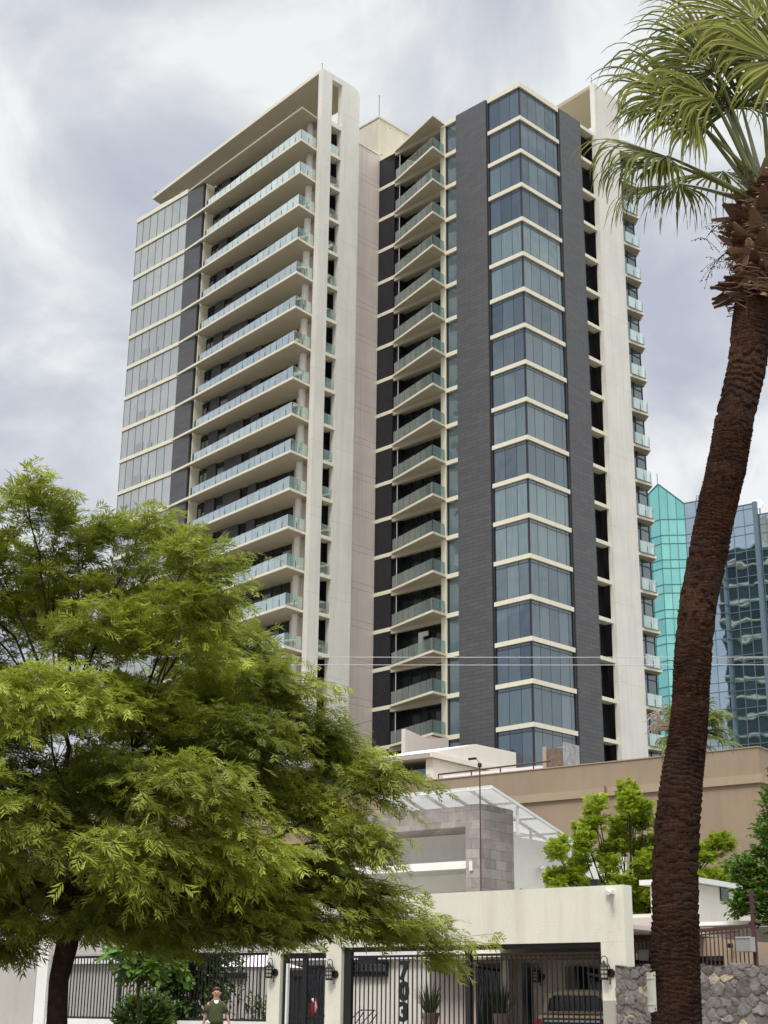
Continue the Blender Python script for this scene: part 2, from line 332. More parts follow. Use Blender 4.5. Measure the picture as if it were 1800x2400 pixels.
solid('twig_bark', (0.085, 0.060, 0.035), 0.9, spec=0.1)

# ------------------------------------------------------------------ mesh helpers
class MB:
    def __init__(s): s.v = []; s.f = []; s.t = []
    def add(s, vs, fs, t=None):
        o = len(s.v); s.v += [tuple(p) for p in vs]
        for f in fs: s.f.append(tuple(i + o for i in f)); s.t.append(random.random() if t is None else t)
    def box(s, x0, x1, y0, y1, z0, z1, t=None):
        if x0 > x1: x0, x1 = x1, x0
        if y0 > y1: y0, y1 = y1, y0
        if z0 > z1: z0, z1 = z1, z0
        t = random.random() if t is None else t
        s.add([(x0, y0, z0), (x1, y0, z0), (x1, y1, z0), (x0, y1, z0), (x0, y0, z1), (x1, y0, z1), (x1, y1, z1), (x0, y1, z1)],
              [(0, 3, 2, 1), (4, 5, 6, 7), (0, 1, 5, 4), (1, 2, 6, 5), (2, 3, 7, 6), (3, 0, 4, 7)], t)
    def prism(s, poly, z0, z1, t=None):
        a = sum(poly[i][0] * poly[(i + 1) % len(poly)][1] - poly[(i + 1) % len(poly)][0] * poly[i][1] for i in range(len(poly)))
        if a < 0: poly = poly[::-1]
        n = len(poly); t = random.random() if t is None else t
        s.add([(x, y, z0) for x, y in poly] + [(x, y, z1) for x, y in poly],
              [tuple(range(n))[::-1], tuple(range(n, 2 * n))] + [(i, (i + 1) % n, n + (i + 1) % n, n + i) for i in range(n)], t)
    def slabwall(s, poly, axis, a0, a1, t=None):
        """prism whose outline lies in a vertical plane: poly of (h, z), extruded along axis 'x' or 'y'"""
        n = len(poly); t = random.random() if t is None else t
        P = (lambda h, z, a: (a, h, z)) if axis == 'x' else (lambda h, z, a: (h, a, z))
        vs = [P(h, z, a0) for h, z in poly] + [P(h, z, a1) for h, z in poly]
        s.add(vs, [tuple(range(n))[::-1], tuple(range(n, 2 * n))] + [(i, (i + 1) % n, n + (i + 1) % n, n + i) for i in range(n)], t)
    def bar(s, a, b_, w, h=None, up=(0, 0, 1), t=None):
        """box beam from a to b"""
        h = w if h is None else h; a = Vector(a); b_ = Vector(b_); d = (b_ - a).normalized()
        u = Vector(up)
        if abs(d.dot(u)) > 0.98: u = Vector((1, 0, 0))
        x = d.cross(u).normalized() * (w / 2); y = x.cross(d).normalized() * (h / 2)
        vs = [a - x - y, a + x - y, a + x + y, a - x + y, b_ - x - y, b_ + x - y, b_ + x + y, b_ - x + y]
        s.add(vs, [(0, 3, 2, 1), (4, 5, 6, 7), (0, 1, 5, 4), (1, 2, 6, 5), (2, 3, 7, 6), (3, 0, 4, 7)], random.random() if t is None else t)
    def tube(s, pts, rs, seg=8, t=None, caps=True):
        pts = [Vector(p) for p in pts]; n = len(pts)
        if isinstance(rs, (int, float)): rs = [rs] * n
        vs = []; ref = Vector((0.3, 0.2, 1)).normalized()
        for i, p in enumerate(pts):
            d = (pts[min(i + 1, n - 1)] - pts[max(i - 1, 0)]).normalized()
            r = ref if abs(d.dot(ref)) < 0.95 else Vector((1, 0, 0))
            x = d.cross(r).normalized(); y = d.cross(x)
            for k_ in range(seg):
                a = 2 * math.pi * k_ / seg; vs.append(p + (x * math.cos(a) + y * math.sin(a)) * rs[i])
        fs = [(i * seg + k_, (i + 1) * seg + k_, (i + 1) * seg + (k_ + 1) % seg, i * seg + (k_ + 1) % seg) for i in range(n - 1) for k_ in range(seg)]
        if caps: fs += [tuple(range(seg)), tuple(range((n - 1) * seg, n * seg))[::-1]]
        s.add(vs, fs, random.random() if t is None else t)
    def lathe(s, prof, c=(0, 0, 0), seg=16, t=None):
        vs = [(c[0] + r * math.cos(2 * math.pi * k_ / seg), c[1] + r * math.sin(2 * math.pi * k_ / seg), c[2] + z) for r, z in prof for k_ in range(seg)]
        fs = [(i * seg + k_, i * seg + (k_ + 1) % seg, (i + 1) * seg + (k_ + 1) % seg, (i + 1) * seg + k_) for i in range(len(prof) - 1) for k_ in range(seg)]
        fs += [tuple(range(seg))[::-1], tuple(range((len(prof) - 1) * seg, len(prof) * seg))]
        s.add(vs, fs, random.random() if t is None else t)
    def build(s, name, mat, parent=None, smooth=False, bevel=0):
        me = bpy.data.meshes.new(name); me.from_pydata(s.v, [], s.f); me.validate()
        bm = bmesh.new(); bm.from_mesh(me); bmesh.ops.recalc_face_normals(bm, faces=bm.faces); bm.to_mesh(me); bm.free()
        if len(me.polygons) == len(s.t):
            at = me.attributes.new('tint', 'FLOAT', 'FACE'); at.data.foreach_set('value', s.t)
        me.materials.append(MATS[mat])
        if smooth: me.polygons.foreach_set('use_smooth', [True] * len(me.polygons))
        o = bpy.data.objects.new(name, me); COL.objects.link(o)
        if parent: o.parent = parent
        if bevel:
            bv = o.modifiers.new('bevel', 'BEVEL'); bv.width = bevel; bv.segments = 2; bv.limit_method = 'ANGLE'
        return o
def npmesh(name, verts, faces4, tint, mat, parent=None):
    """big quad mesh from numpy arrays"""
    me = bpy.data.meshes.new(name); nv, nf = len(verts), len(faces4)
    me.vertices.add(nv); me.vertices.foreach_set('co', np.ascontiguousarray(verts, np.float32).ravel())
    me.loops.add(nf * 4); me.loops.foreach_set('vertex_index', np.ascontiguousarray(faces4, np.int32).ravel())
    me.polygons.add(nf); me.polygons.foreach_set('loop_start', np.arange(0, nf * 4, 4, dtype=np.int32))
    try: me.polygons.foreach_set('loop_total', np.full(nf, 4, np.int32))
    except Exception: pass
    me.update(calc_edges=True)
    at = me.attributes.new('tint', 'FLOAT', 'FACE'); at.data.foreach_set('value', np.ascontiguousarray(tint, np.float32))
    me.materials.append(MATS[mat]); o = bpy.data.objects.new(name, me); COL.objects.link(o)
    if parent: o.parent = parent
    return o
def tag(o, label=None, cat=None, group=None, kind=None):
    if label: o['label'] = label
    if cat: o['category'] = cat
    if group: o['group'] = group
    if kind: o['kind'] = kind
    return o
def empty(name, loc=(0, 0, 0), rz=0.0, label=None, cat=None, group=None):
    o = bpy.data.objects.new(name, None); COL.objects.link(o); o.location = loc; o.rotation_euler = (0, 0, rz)
    o.empty_display_size = 0.5
    return tag(o, label, cat, group)
def one(mb, name, mat, label, cat, group=None, smooth=False, loc=(0, 0, 0), rz=0.0):
    o = mb.build(name, mat, None, smooth); o.location = loc; o.rotation_euler = (0, 0, rz)
    return tag(o, label, cat, group)
def copy_tree(o, parent=None):
    c_ = o.copy(); COL.objects.link(c_)
    if parent: c_.parent = parent
    for ch in [x for x in bpy.data.objects if x.parent == o and x != c_]: copy_tree(ch, c_)
    return c_

# ------------------------------------------------------------------ ground, road, pavement (street frame)
# street frame: x runs right along the house fronts, y runs back from the street
SG = (4.5, 30.6); SRZ = math.atan2(-0.614, 0.789)
def sw(x, y, z=0.0):      # street frame -> world
    return (SG[0] + 0.789 * x + 0.614 * y, SG[1] - 0.614 * x + 0.789 * y, z)
def ws(X, Y):             # world -> street frame
    dx, dy = X - SG[0], Y - SG[1]; return (0.789 * dx - 0.614 * dy, 0.614 * dx + 0.789 * dy)
mb = MB(); mb.add([(-1500, -1500, 0), (1500, -1500, 0), (1500, 1500, 0), (-1500, 1500, 0)], [(0, 1, 2, 3)])
tag(mb.build('ground', 'ground_mat'), kind='structure')
def sbox(name, mat, *a):
    q = MB(); q.box(*a); o = q.build(name, mat); o.location = (SG[0], SG[1], 0); o.rotation_euler = (0, 0, SRZ); return tag(o, kind='structure')
sbox('road', 'asphalt', -120, 120, -12.5, -3.6, 0.0, 0.01)
sbox('pavement', 'paving_mat', -120, 120, -3.45, -0.2, 0.0, 0.14)
sbox('kerb', 'grey_plaster', -120, 120, -3.6, -3.452, 0.0, 0.15)

# ------------------------------------------------------------------ THE TOWER (tower frame: x = -u, y = v)
TW = empty('apartment_tower', (11.71, 111.91, 0), R(-45), 'tall apartment tower with pale concrete fins, wedge balconies and dark slate strips', 'apartment tower')
ZR = 80.66        # top of roof parapet
LV = [ZL1 - HF * i for i in range(23)]          # slab tops, level 1..23
def P(u, v): return (-u, v)
def ubox(q, u0, u1, v0, v1, z0, z1, t=None): q.box(-u0, -u1, v0, v1, z0, z1, t)
def uprism(q, pts, z0, z1, t=None): q.prism([P(*p_) for p_ in pts], z0, z1, t)
# bodies behind the glazing
q = MB(); uprism(q, [(0.32, 0.32), (9.35, 0.32), (9.35, 1.45), (15.8, 1.45), (15.8, 0.3), (18.1, 0.3), (18.1, 14.2), (1.3, 14.2), (1.3, 9.0), (0.32, 9.0)], 0, 80.3); q.build('east_core', 'concrete_dark', TW)
q = MB(); uprism(q, [(18.12, -6.2), (18.12, -7.9), (35.7, -7.9), (35.7, -9.1), (44.4, -9.1), (44.4, 14.0), (18.12, 14.0)], 0, 80.3); q.build('west_core', 'concrete_dark', TW)
# slate claddings
q = MB(); ubox(q, 3.95, 7.62, -0.07, 0.5, 0, 80.58); q.build('slate_cladding', 'slate_cladding', TW)
q = MB(); ubox(q, -0.07, 0.5, 5.68, 8.80, 0, 80.58); q.build('slate_cladding', 'slate_cladding', TW)
q = MB(); ubox(q, 33.42, 35.93, -9.33, -7.9, 0, 80.58); q.build('slate_cladding', 'slate_cladding', TW)
for a in ((30.6, 31.95), (25.95 + .95, 29.35), (24.65, 25.8)):
    q = MB(); ubox(q, a[0], a[1], -8.2, -7.9, 0, 80.25); q.build('slate_pier', 'slate_cladding', TW)
# dark reveals beside the corner glazing and the side of the recess
q = MB(); ubox(q, 3.72, 3.95, 0.02, 0.4, 0, 80.5); ubox(q, 0.02, 0.4, 5.42, 5.68, 0, 80.5); ubox(q, 15.46, 15.62, 0.35, 1.5, 0, 80.2)
ubox(q, 33.30, 33.42, -9.3, -9.1, 0, 80.2); q.build('dark_reveal', 'dark_frame', TW)
q = MB(); ubox(q, 33.18, 33.40, -9.08, -7.9, 0, 80.2); q.build('jamb', 'band', TW)
q = MB(); ubox(q, 15.62, 17.70, 0.0, 0.3, 0, 80.2); q.build('dark_wall_panel', 'dark_panel', TW)
q = MB(); ubox(q, 9.06, 9.66, 0.02, 0.62, 0, 80.2); q.build('column', 'band', TW)
q = MB(); q.tube([(-17.95, -8.95, 0), (-17.95, -8.95, 80.25)], 0.30, 20); q.build('round_column', 'fin_concrete', TW, True)
q = MB(); ubox(q, 17.0, 19.6, -8.1, -7.9, 0, 80.2); q.build('end_wall', 'pink_concrete', TW)
q = MB(); ubox(q, 17.73, 18.12, -6.9, 0.28, 0, 80.8); q.build('pink_wall', 'pink_concrete', TW)
q = MB(); ubox(q, 17.66, 18.2, -6.95, 0.02, 80.8, 80.98); q.build('wall_coping', 'band', TW)
# concrete fins with the slot between them
q = MB(); ubox(q, 16.42, 16.97, -8.95, -7.68, 0, 85.0); q.build('concrete_fin', 'fin_concrete', TW)
q = MB()
q.slabwall([(-6.38, 0), (-4.05, 0), (-4.05, 84.7), (-4.17, 85.15), (-4.45, 85.45), (-4.85, 85.62), (-6.38, 85.62)], 'x', -16.42, -16.97); q.build('concrete_fin', 'fin_concrete', TW)
q = MB(); ubox(q, 16.42, 16.97, -8.95, -6.385, 85.002, 85.62); q.build('fin_lintel', 'fin_concrete', TW)
q = MB(); ubox(q, -0.30, 0.22, 10.93, 14.66, 0, 85.9); q.build('concrete_fin', 'fin_concrete', TW)
q = MB(); ubox(q, 0.9, 1.0, 8.8, 11.0, 0, 80.4); q.build('slot_back_wall', 'dark_panel', TW)
# canopies
q = MB(); uprism(q, [(16.98, -8.93), (46.75, -6.15), (47.0, -4.9), (19.9, -3.3), (16.98, -3.6)], 85.3, 85.6); q.build('roof_canopy', 'soffit', TW)
q = MB(); q.bar((-16.98, -8.955, 85.45), (-46.78, -6.175, 85.45), 0.04, 0.36); q.build('canopy_fascia', 'band', TW)
q = MB(); uprism(q, [(0.23, 10.93), (13, 12.2), (13, 17.2), (-0.75, 15.75), (-0.31, 14.67), (0.23, 14.67)], 85.5, 85.86); q.build('roof_canopy', 'soffit', TW)
for (a, b2) in (((24, -5.5), 0.25), ((34, -5.0), 0.25), ((43, -5.0), 0.25), ((8, 14.5), 0.3), ((12, 14.0), 0.3)):
    q = MB(); q.tube([(-a[0], a[1], 80.3), (-a[0], a[1], 85.4)], b2, 12); q.build('canopy_post', 'fin_concrete', TW)
# roof block, parapet pieces, rods
q = MB(); ubox(q, 19.7, 27.5, 1.8, 10.5, 80.3, 86.9); q.build('lift_house', 'roof_concrete', TW, bevel=0.03)
q = MB(); ubox(q, 19.55, 27.65, 1.65, 10.65, 82.75, 82.95); ubox(q, 19.6, 27.6, 1.7, 10.6, 86.9, 87.05); q.build('cornice', 'roof_concrete', TW)
q = MB(); ubox(q, 19.4, 23.5, 0.6, 1.7, 80.3, 82.0); q.build('roof_box', 'roof_concrete', TW)
for (u_, v_, z_, h_, r_) in ((20.1, 2.2, 87.05, 2.9, 0.035), (16.7, -8.8, 85.62, 0.75, 0.03), (46.5, -6.0, 85.6, 0.7, 0.03), (0.0, 11.0, 85.9, 0.8, 0.03), (-0.6, 15.6, 85.86, 0.7, 0.03), (19.75, 3.4, 85.0, 1.5, 0.05)):
    q = MB(); q.tube([(-u_, v_, z_), (-u_, v_, z_ + h_)], r_, 6)
    q.lathe([(r_ * 1.2, 0), (r_ * 2.2, 0.06), (r_ * 1.2, 0.12)], (-u_, v_, z_ + h_ - 0.12), 8); q.build('lightning_rod', 'grey_metal', TW)

def railing(path, z, parent, pw=1.0, hgt=1.08, name='glass_railing', post=True, mat='railing_glass'):
    """glass panels along a path of (x, y) points, with low clamping posts"""
    q = MB(); p_ = MB()
    for (x0, y0), (x1, y1) in zip(path[:-1], path[1:]):
        L = math.hypot(x1 - x0, y1 - y0); n = max(1, round(L / pw)); dx, dy = (x1 - x0) / n, (y1 - y0) / n
        lx, ly = dx / math.hypot(dx, dy), dy / math.hypot(dx, dy)
        if post: p_.bar((x0, y0, z + .02), (x1, y1, z + .02), 0.05, 0.05)
        for i in range(n):
            j = random.uniform(-.006, .006); jz = random.uniform(-.012, .012)
            a = (x0 + dx * i + lx * 0.025 + ly * j, y0 + dy * i + ly * 0.025 - lx * j, z + 0.05 + (hgt - 0.05) / 2 + jz)
            b_ = (x0 + dx * (i + 1) - lx * 0.025 - ly * j, y0 + dy * (i + 1) - ly * 0.025 + lx * j, z + 0.05 + (hgt - 0.05) / 2 + jz)
            q.bar(a, b_, 0.016, hgt - 0.05)
            if post and i % 2 == 1:
                for o_ in (0.0,):
                    c_ = (x0 + dx * i, y0 + dy * i)
                    p_.bar((c_[0], c_[1], z), (c_[0], c_[1], z + 0.62), 0.07, 0.05, (lx, ly, 0))
    g = q.build(name, mat, parent)
    if post and p_.v: p_.build('clamp_post', 'grey_metal', g)
    return g

for i, z in enumerate([ZR - 0.18] + LV):
    top = (i == 0); th = 0.37
    # flush floor bands
    q = MB()
    uprism(q, [(-0.05, -0.05), (3.78, -0.05), (3.78, 0.30), (0.30, 0.30), (0.30, 5.5), (-0.05, 5.5)], z - th + (0.0 if not top else 0.0), z + (0.16 if top else 0))
    q.build('floor_band', 'band', TW)
    q = MB(); ubox(q, 7.623, 9.05, -0.03, 0.5, z - th, z + (0.12 if top else 0)); q.build('floor_band', 'band', TW)
    q = MB(); ubox(q, 15.6, 17.72, -0.035, 0.28, z - 0.34, z + (0.12 if top else 0)); q.build('floor_band', 'band', TW)
    q = MB(); ubox(q, 35.935, 44.66, -9.42, -9.0, z - 0.36, z + (0.12 if top else 0)); q.build('floor_band', 'band', TW)
    q = MB(); ubox(q, 0.0, 1.0, 8.803, 10.925, z - 0.32, z); q.build('slot_slab', 'band', TW)
    q = MB(); ubox(q, 16.44, 17.8, -7.675, -6.385, z - 0.30 - (0.2 if top else 0), z); q.build('slot_slab', 'band', TW)
    # wedge balconies
    q = MB(); uprism(q, [(9.06, 0.019), (8.88, -1.86), (15.6, -0.04), (15.6, 0.019)], z - 0.19, z)
    w1 = q.build('wedge_balcony', 'band', TW)
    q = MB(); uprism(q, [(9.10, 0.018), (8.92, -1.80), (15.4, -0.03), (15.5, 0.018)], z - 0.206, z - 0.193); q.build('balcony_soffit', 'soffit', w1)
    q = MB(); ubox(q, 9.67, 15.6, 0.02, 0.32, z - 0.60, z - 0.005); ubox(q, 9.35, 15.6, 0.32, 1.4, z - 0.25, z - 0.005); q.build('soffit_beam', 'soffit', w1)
    q = MB(); uprism(q, [(35.93, -9.34), (16.72, -11.12), (16.99, -8.9), (16.99, -7.89), (33.0, -7.89), (33.0, -9.3)], z - 0.21, z)
    w2 = q.build('long_balcony', 'soffit' if top else 'band', TW)
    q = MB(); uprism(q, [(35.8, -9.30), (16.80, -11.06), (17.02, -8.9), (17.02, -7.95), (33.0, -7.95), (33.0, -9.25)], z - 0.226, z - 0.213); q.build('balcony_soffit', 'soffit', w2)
    q = MB(); uprism(q, [(-0.31, 14.662), (-0.68, 16.78), (0.3, 17.62), (8.0, 17.62), (8.0, 14.662)], z - 0.24, z)
    w3 = q.build('corner_balcony', 'band', TW)
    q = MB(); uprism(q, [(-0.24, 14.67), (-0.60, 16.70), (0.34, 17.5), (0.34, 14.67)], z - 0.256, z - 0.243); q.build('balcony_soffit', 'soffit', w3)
    if top: continue
    if i < 21:
        railing([(-9.02, -1.74), (-15.45, -0.02)], z, w1, 0.95, mat='railing_glass_dimmed')
        railing([(-9.15, -0.05), (-9.00, -1.70)], z, w1, 0.8, post=False, mat='railing_glass_dimmed')
        railing([(-33.35, -9.02), (-16.84, -11.02)], z, w2, 0.93)
        railing([(-16.84, -10.98), (-17.02, -9.0)], z, w2, 0.95)
        railing([(0.45, 14.72), (0.66, 16.6)], z, w3, 0.9)
        railing([(0.64, 16.66), (-0.25, 17.5)], z, w3, 1.3)
        railing([(-16.62, -7.66), (-16.62, -6.40)], z, TW, 1.3, post=False, name='slot_railing')
    zb, zt = z, z + HF - th         # clear storey above this slab
    zt2 = min(zt, 80.2)
    # corner glazing: three panes one way, four the other
    q = MB(); f_ = MB()
    base_t = random.choice([0.05, 0.3, 0.5, 0.75, 0.95, 0.2, 0.4])
    ue = [3.70, 2.50, 1.27, 0.13]
    for a, b_ in zip(ue[:-1], ue[1:]):
        ubox(q, a - 0.02, b_ + 0.02, 0.12, 0.18, zb + 0.02, zt2 - 0.3, min(1, max(0, base_t + random.uniform(-.25, .25)))); ubox(q, a - 0.02, b_ + 0.02, 0.12, 0.18, zt2 - 0.27, zt2, base_t * 0.7)
    ve = [0.13, 1.22, 2.45, 3.68, 4.90, 5.40]
    for j, (a, b_) in enumerate(zip(ve[:-1], ve[1:])):
        ubox(q, 0.12, 0.18, a + 0.02, b_ - 0.02, zb + 0.02, zt2 - 0.3, min(1, max(0, base_t * 0.8 + random.uniform(-.25, .25)))); ubox(q, 0.12, 0.18, a + 0.02, b_ - 0.02, zt2 - 0.27, zt2, base_t * 0.6)
    g = q.build('corner_window', 'glass_corner', TW)
    for a in ue: ubox(f_, a - 0.016, a + 0.016, 0.11, 0.25, zb, zt2)
    for a in ve: ubox(f_, 0.11, 0.25, a - 0.016, a + 0.016, zb, zt2)
    ubox(f_, 0.2, 3.7, 0.1, 0.25, zt2 - 0.31, zt2 - 0.265); ubox(f_, 0.1, 0.25, 0.2, 5.4, zt2 - 0.31, zt2 - 0.265)
    ubox(f_, 0.2, 3.7, 0.08, 0.26, zb + 0.002, zb + 0.05); ubox(f_, 0.08, 0.26, 0.2, 5.4, zb + 0.002, zb + 0.05)
    f_.build('window_frame', 'dark_frame', g)
    # window beside the wedge balcony
    q = MB(); ubox(q, 7.65, 9.03, 0.22, 0.30, zb + 0.02, zt, 0.55); g = q.build('side_window', 'glass_corner', TW)
    f_ = MB(); ubox(f_, 8.92, 9.04, 0.12, 0.22, zb, zt); ubox(f_, 7.64, 7.70, 0.12, 0.22, zb, zt); f_.build('window_frame', 'dark_frame', g)
    # glazed doors behind the wedge balcony
    q = MB(); f_ = MB(); xs = [15.45, 14.3, 13.1, 12.4, 11.6, 10.7, 9.4]
    for a, b_ in zip(xs[:-1], xs[1:]):
        ubox(q, a, b_, 1.30, 1.36, zb, zt + 0.1); ubox(f_, a - 0.04, a + 0.04, 1.22, 1.30, zb, zt + 0.1)
    ubox(f_, 9.4, 15.4, 1.22, 1.30, zt - 0.45, zt - 0.37)
    g = q.build('balcony_door', 'glass_dark', TW); f_.build('door_frame', 'dark_frame', g)
    q = MB(); q.bar((-15.1, 0.18, zb), (-15.1, 0.18, zt - 0.2), 0.05, 0.05); q.build('drain_pipe', 'white_metal', TW)
    # slot windows
    q = MB(); ubox(q, 0.82, 0.9, 8.9, 9.75, zb, zt); ubox(q, 0.82, 0.9, 9.83, 10.9, zb, zt); q.build('slot_window', 'glass_black', TW)
    q = MB(); ubox(q, 17.45, 17.6, -7.9, -6.0, zb, zt + 0.1); q.build('slot_window', 'glass_black', TW)
    # left glazing, seven panes
    q = MB(); f_ = MB(); xs = [44.58, 43.53, 42.3, 41.04, 39.81, 38.5, 37.25, 35.97]; bt = random.uniform(0.2, 0.7)
    for a, b_ in zip(xs[:-1], xs[1:]):
        ubox(q, a - 0.02, b_ + 0.02, -9.30, -9.24, zb + 0.02, z + HF - 0.37, min(1, max(0, bt + random.uniform(-.3, .3)))); ubox(f_, a - 0.022, a + 0.022, -9.33, -9.2, zb, z + HF - 0.37)
    ubox(f_, 35.97, 44.58, -9.32, -9.2, z + HF - 0.42, z + HF - 0.365)
    g = q.build('long_window', 'glass_long', TW); f_.build('window_frame', 'grey_metal', g)
    if i in (5, 6, 7, 8, 9):
        q = MB(); ubox(q, 40.9, 42.2, -9.36, -9.34, zb + 0.05, zb + 1.0, 0.9); q.build('window_blind', 'glass_blind', g)
        q = MB(); ubox(q, 39.4, 40.2, -9.36, -9.34, zb + 0.05, zb + 0.6, 0.9); q.build('window_blind', 'glass_blind', g)
    # windows of the long balcony
    for (a, b_, n) in ((33.15, 31.98, 2), (30.57, 29.38, 1), (26.87, 25.83, 1), (24.62, 19.65, 4)):
        q = MB(); f_ = MB(); bl = MB()
        for j in range(n):
            c0 = a + (b_ - a) * j / n; c1 = a + (b_ - a) * (j + 1) / n
            tt = random.random() ** 2
            ubox(q, c0, c1, -8.05, -7.98, zb, zt + 0.1, tt); ubox(f_, c0 - 0.035, c0 + 0.035, -8.12, -8.0, zb, zt + 0.1)
            if random.random() < 0.8: ubox(bl, c0 - 0.07, c1 + 0.07, -8.085, -8.055, zb, zt - random.choice([0.45, 0.5, 0.9, 0.4]))
        ubox(f_, b_ - 0.035, b_ + 0.035, -8.12, -8.0, zb, zt + 0.1)
        ubox(f_, b_, a, -8.12, -8.0, zt - 0.36, zt - 0.29)
        g = q.build('balcony_door' if n == 4 else 'bedroom_window', 'glass_dark', TW); f_.build('door_frame', 'dark_frame', g)
        if bl.v: bl.build('window_blind', 'glass_blind', g)
    # corner balcony windows beyond the right fin
    q = MB(); ubox(q, 0.33, 0.4, 14.67, 15.95, zb, zt + 0.14); ubox(q, 0.33, 0.4, 16.03, 17.3, zb, zt + 0.14); g = q.build('end_window', 'glass_corner', TW)
    f_ = MB(); ubox(f_, 0.27, 0.4, 15.94, 16.04, zb, zt + 0.14); ubox(f_, 0.27, 0.4, 17.28, 17.36, zb, zt + 0.14); ubox(f_, 0.27, 0.4, 14.67, 17.3, zt - 0.5, zt - 0.42); f_.build('window_frame', 'dark_frame', g)
    # rear side, seen only in reflections
    q = MB(); ubox(q, 1.5, 44.4, 14.02, 15.6, z - 0.3, z); q.build('rear_slab', 'band', TW)
    q = MB(); ubox(q, 2.0, 44.2, 14.22, 14.28, zb, zt); q.build('rear_window', 'glass_black', TW)
q = MB(); ubox(q, 0.42, 8.0, 14.67, 17.36, 0, 80.2); q.build('end_core', 'concrete_dark', TW)
q = MB(); ubox(q, 0.3, 44.4, 0.3, 14.0, 80.3, 80.45); q.build('roof_deck', 'roof_concrete', TW)
# things standing on the balconies
def tw_world(u, v): return (11.71 - 0.70711 * u + 0.70711 * v, 111.91 + 0.70711 * u + 0.70711 * v)
def balcony_item(kind, u, v, lev, label, cat):
    X, Y = tw_world(u, v); t_ = empty(kind, (X, Y, LV[lev]), R(-45 + random.uniform(-20, 20)), label, cat)
    if kind == 'balcony_chair':
        q = MB(); q.box(-.28, .28, -.28, .28, .38, .44); q.build('seat', 'dark_frame', t_); q = MB(); q.bar((-.25, .28, .44), (-.25, .38, .95), .04); q.bar((.25, .28, .44), (.25, .38, .95), .04); q.bar((-.27, .36, .9), (.27, .36, .9), .22, .05); q.build('backrest', 'dark_frame', t_)
        for sx in (-.25, .25):
            for sy in (-.25, .25): q = MB(); q.bar((sx, sy, 0), (sx, sy, .38), .04); q.build('leg', 'dark_frame', t_)
    elif kind == 'balcony_plant':
        q = MB(); q.lathe([(.14, 0), (.2, .4), (.2, .42)], (0, 0, 0), 12); q.build('pot', 'white_metal', t_); lvv = Leaves(); n = 40
        a = RNG.uniform(0, 6.28, n); e_ = RNG.uniform(.2, 1.4, n); d = np.stack([np.cos(a) * np.cos(e_), np.sin(a) * np.cos(e_), np.sin(e_)], 1)
        lvv.add(broad(np.tile([0, 0, .42], (n, 1)), d, np.tile([0.1, 0.1, 1.0], (n, 1)), RNG.uniform(.35, .8, n), RNG.random(n), w=.2)); lvv.build('leaves', 'leaf_bright', t_)
    elif kind == 'balcony_table':
        q = MB(); q.lathe([(.38, .7), (.38, .74)], (0, 0, 0), 16); q.build('table_top', 'white_metal', t_); q = MB(); q.lathe([(.2, 0), (.04, .05), (.03, .7)], (0, 0, 0), 10); q.build('stand', 'grey_metal', t_)
    return t_
BALCONY_ITEMS = [('balcony_chair', 17.7, -10.3, 7, 'dark lounge chair at the tip of a long balcony, near mid height', 'chair')]
# small things seen on balconies
q = MB(); x0, y0, zl = -9.9, -0.7, LV[14]
q.box(-12.0, -11.75, 0.3, 0.55, zl, zl + 0.9); one(q, 'balcony_box', 'car_tan', 'small tan box on a low wedge balcony just above the wires', 'box', loc=(11.71, 111.91, 0), rz=R(-45))
q = MB(); q.box(-13.0, -12.5, 0.75, 0.9, LV[14], LV[14] + 2.2); q.box(-13.0, -11.9, 0.75, 0.9, LV[14] + 2.2, LV[14] + 2.6); one(q, 'shelf_unit', 'white_plaster', 'pale upright shelf behind the low wedge balcony crossed by the wires', 'shelf', loc=(11.71, 111.91, 0), rz=R(-45))

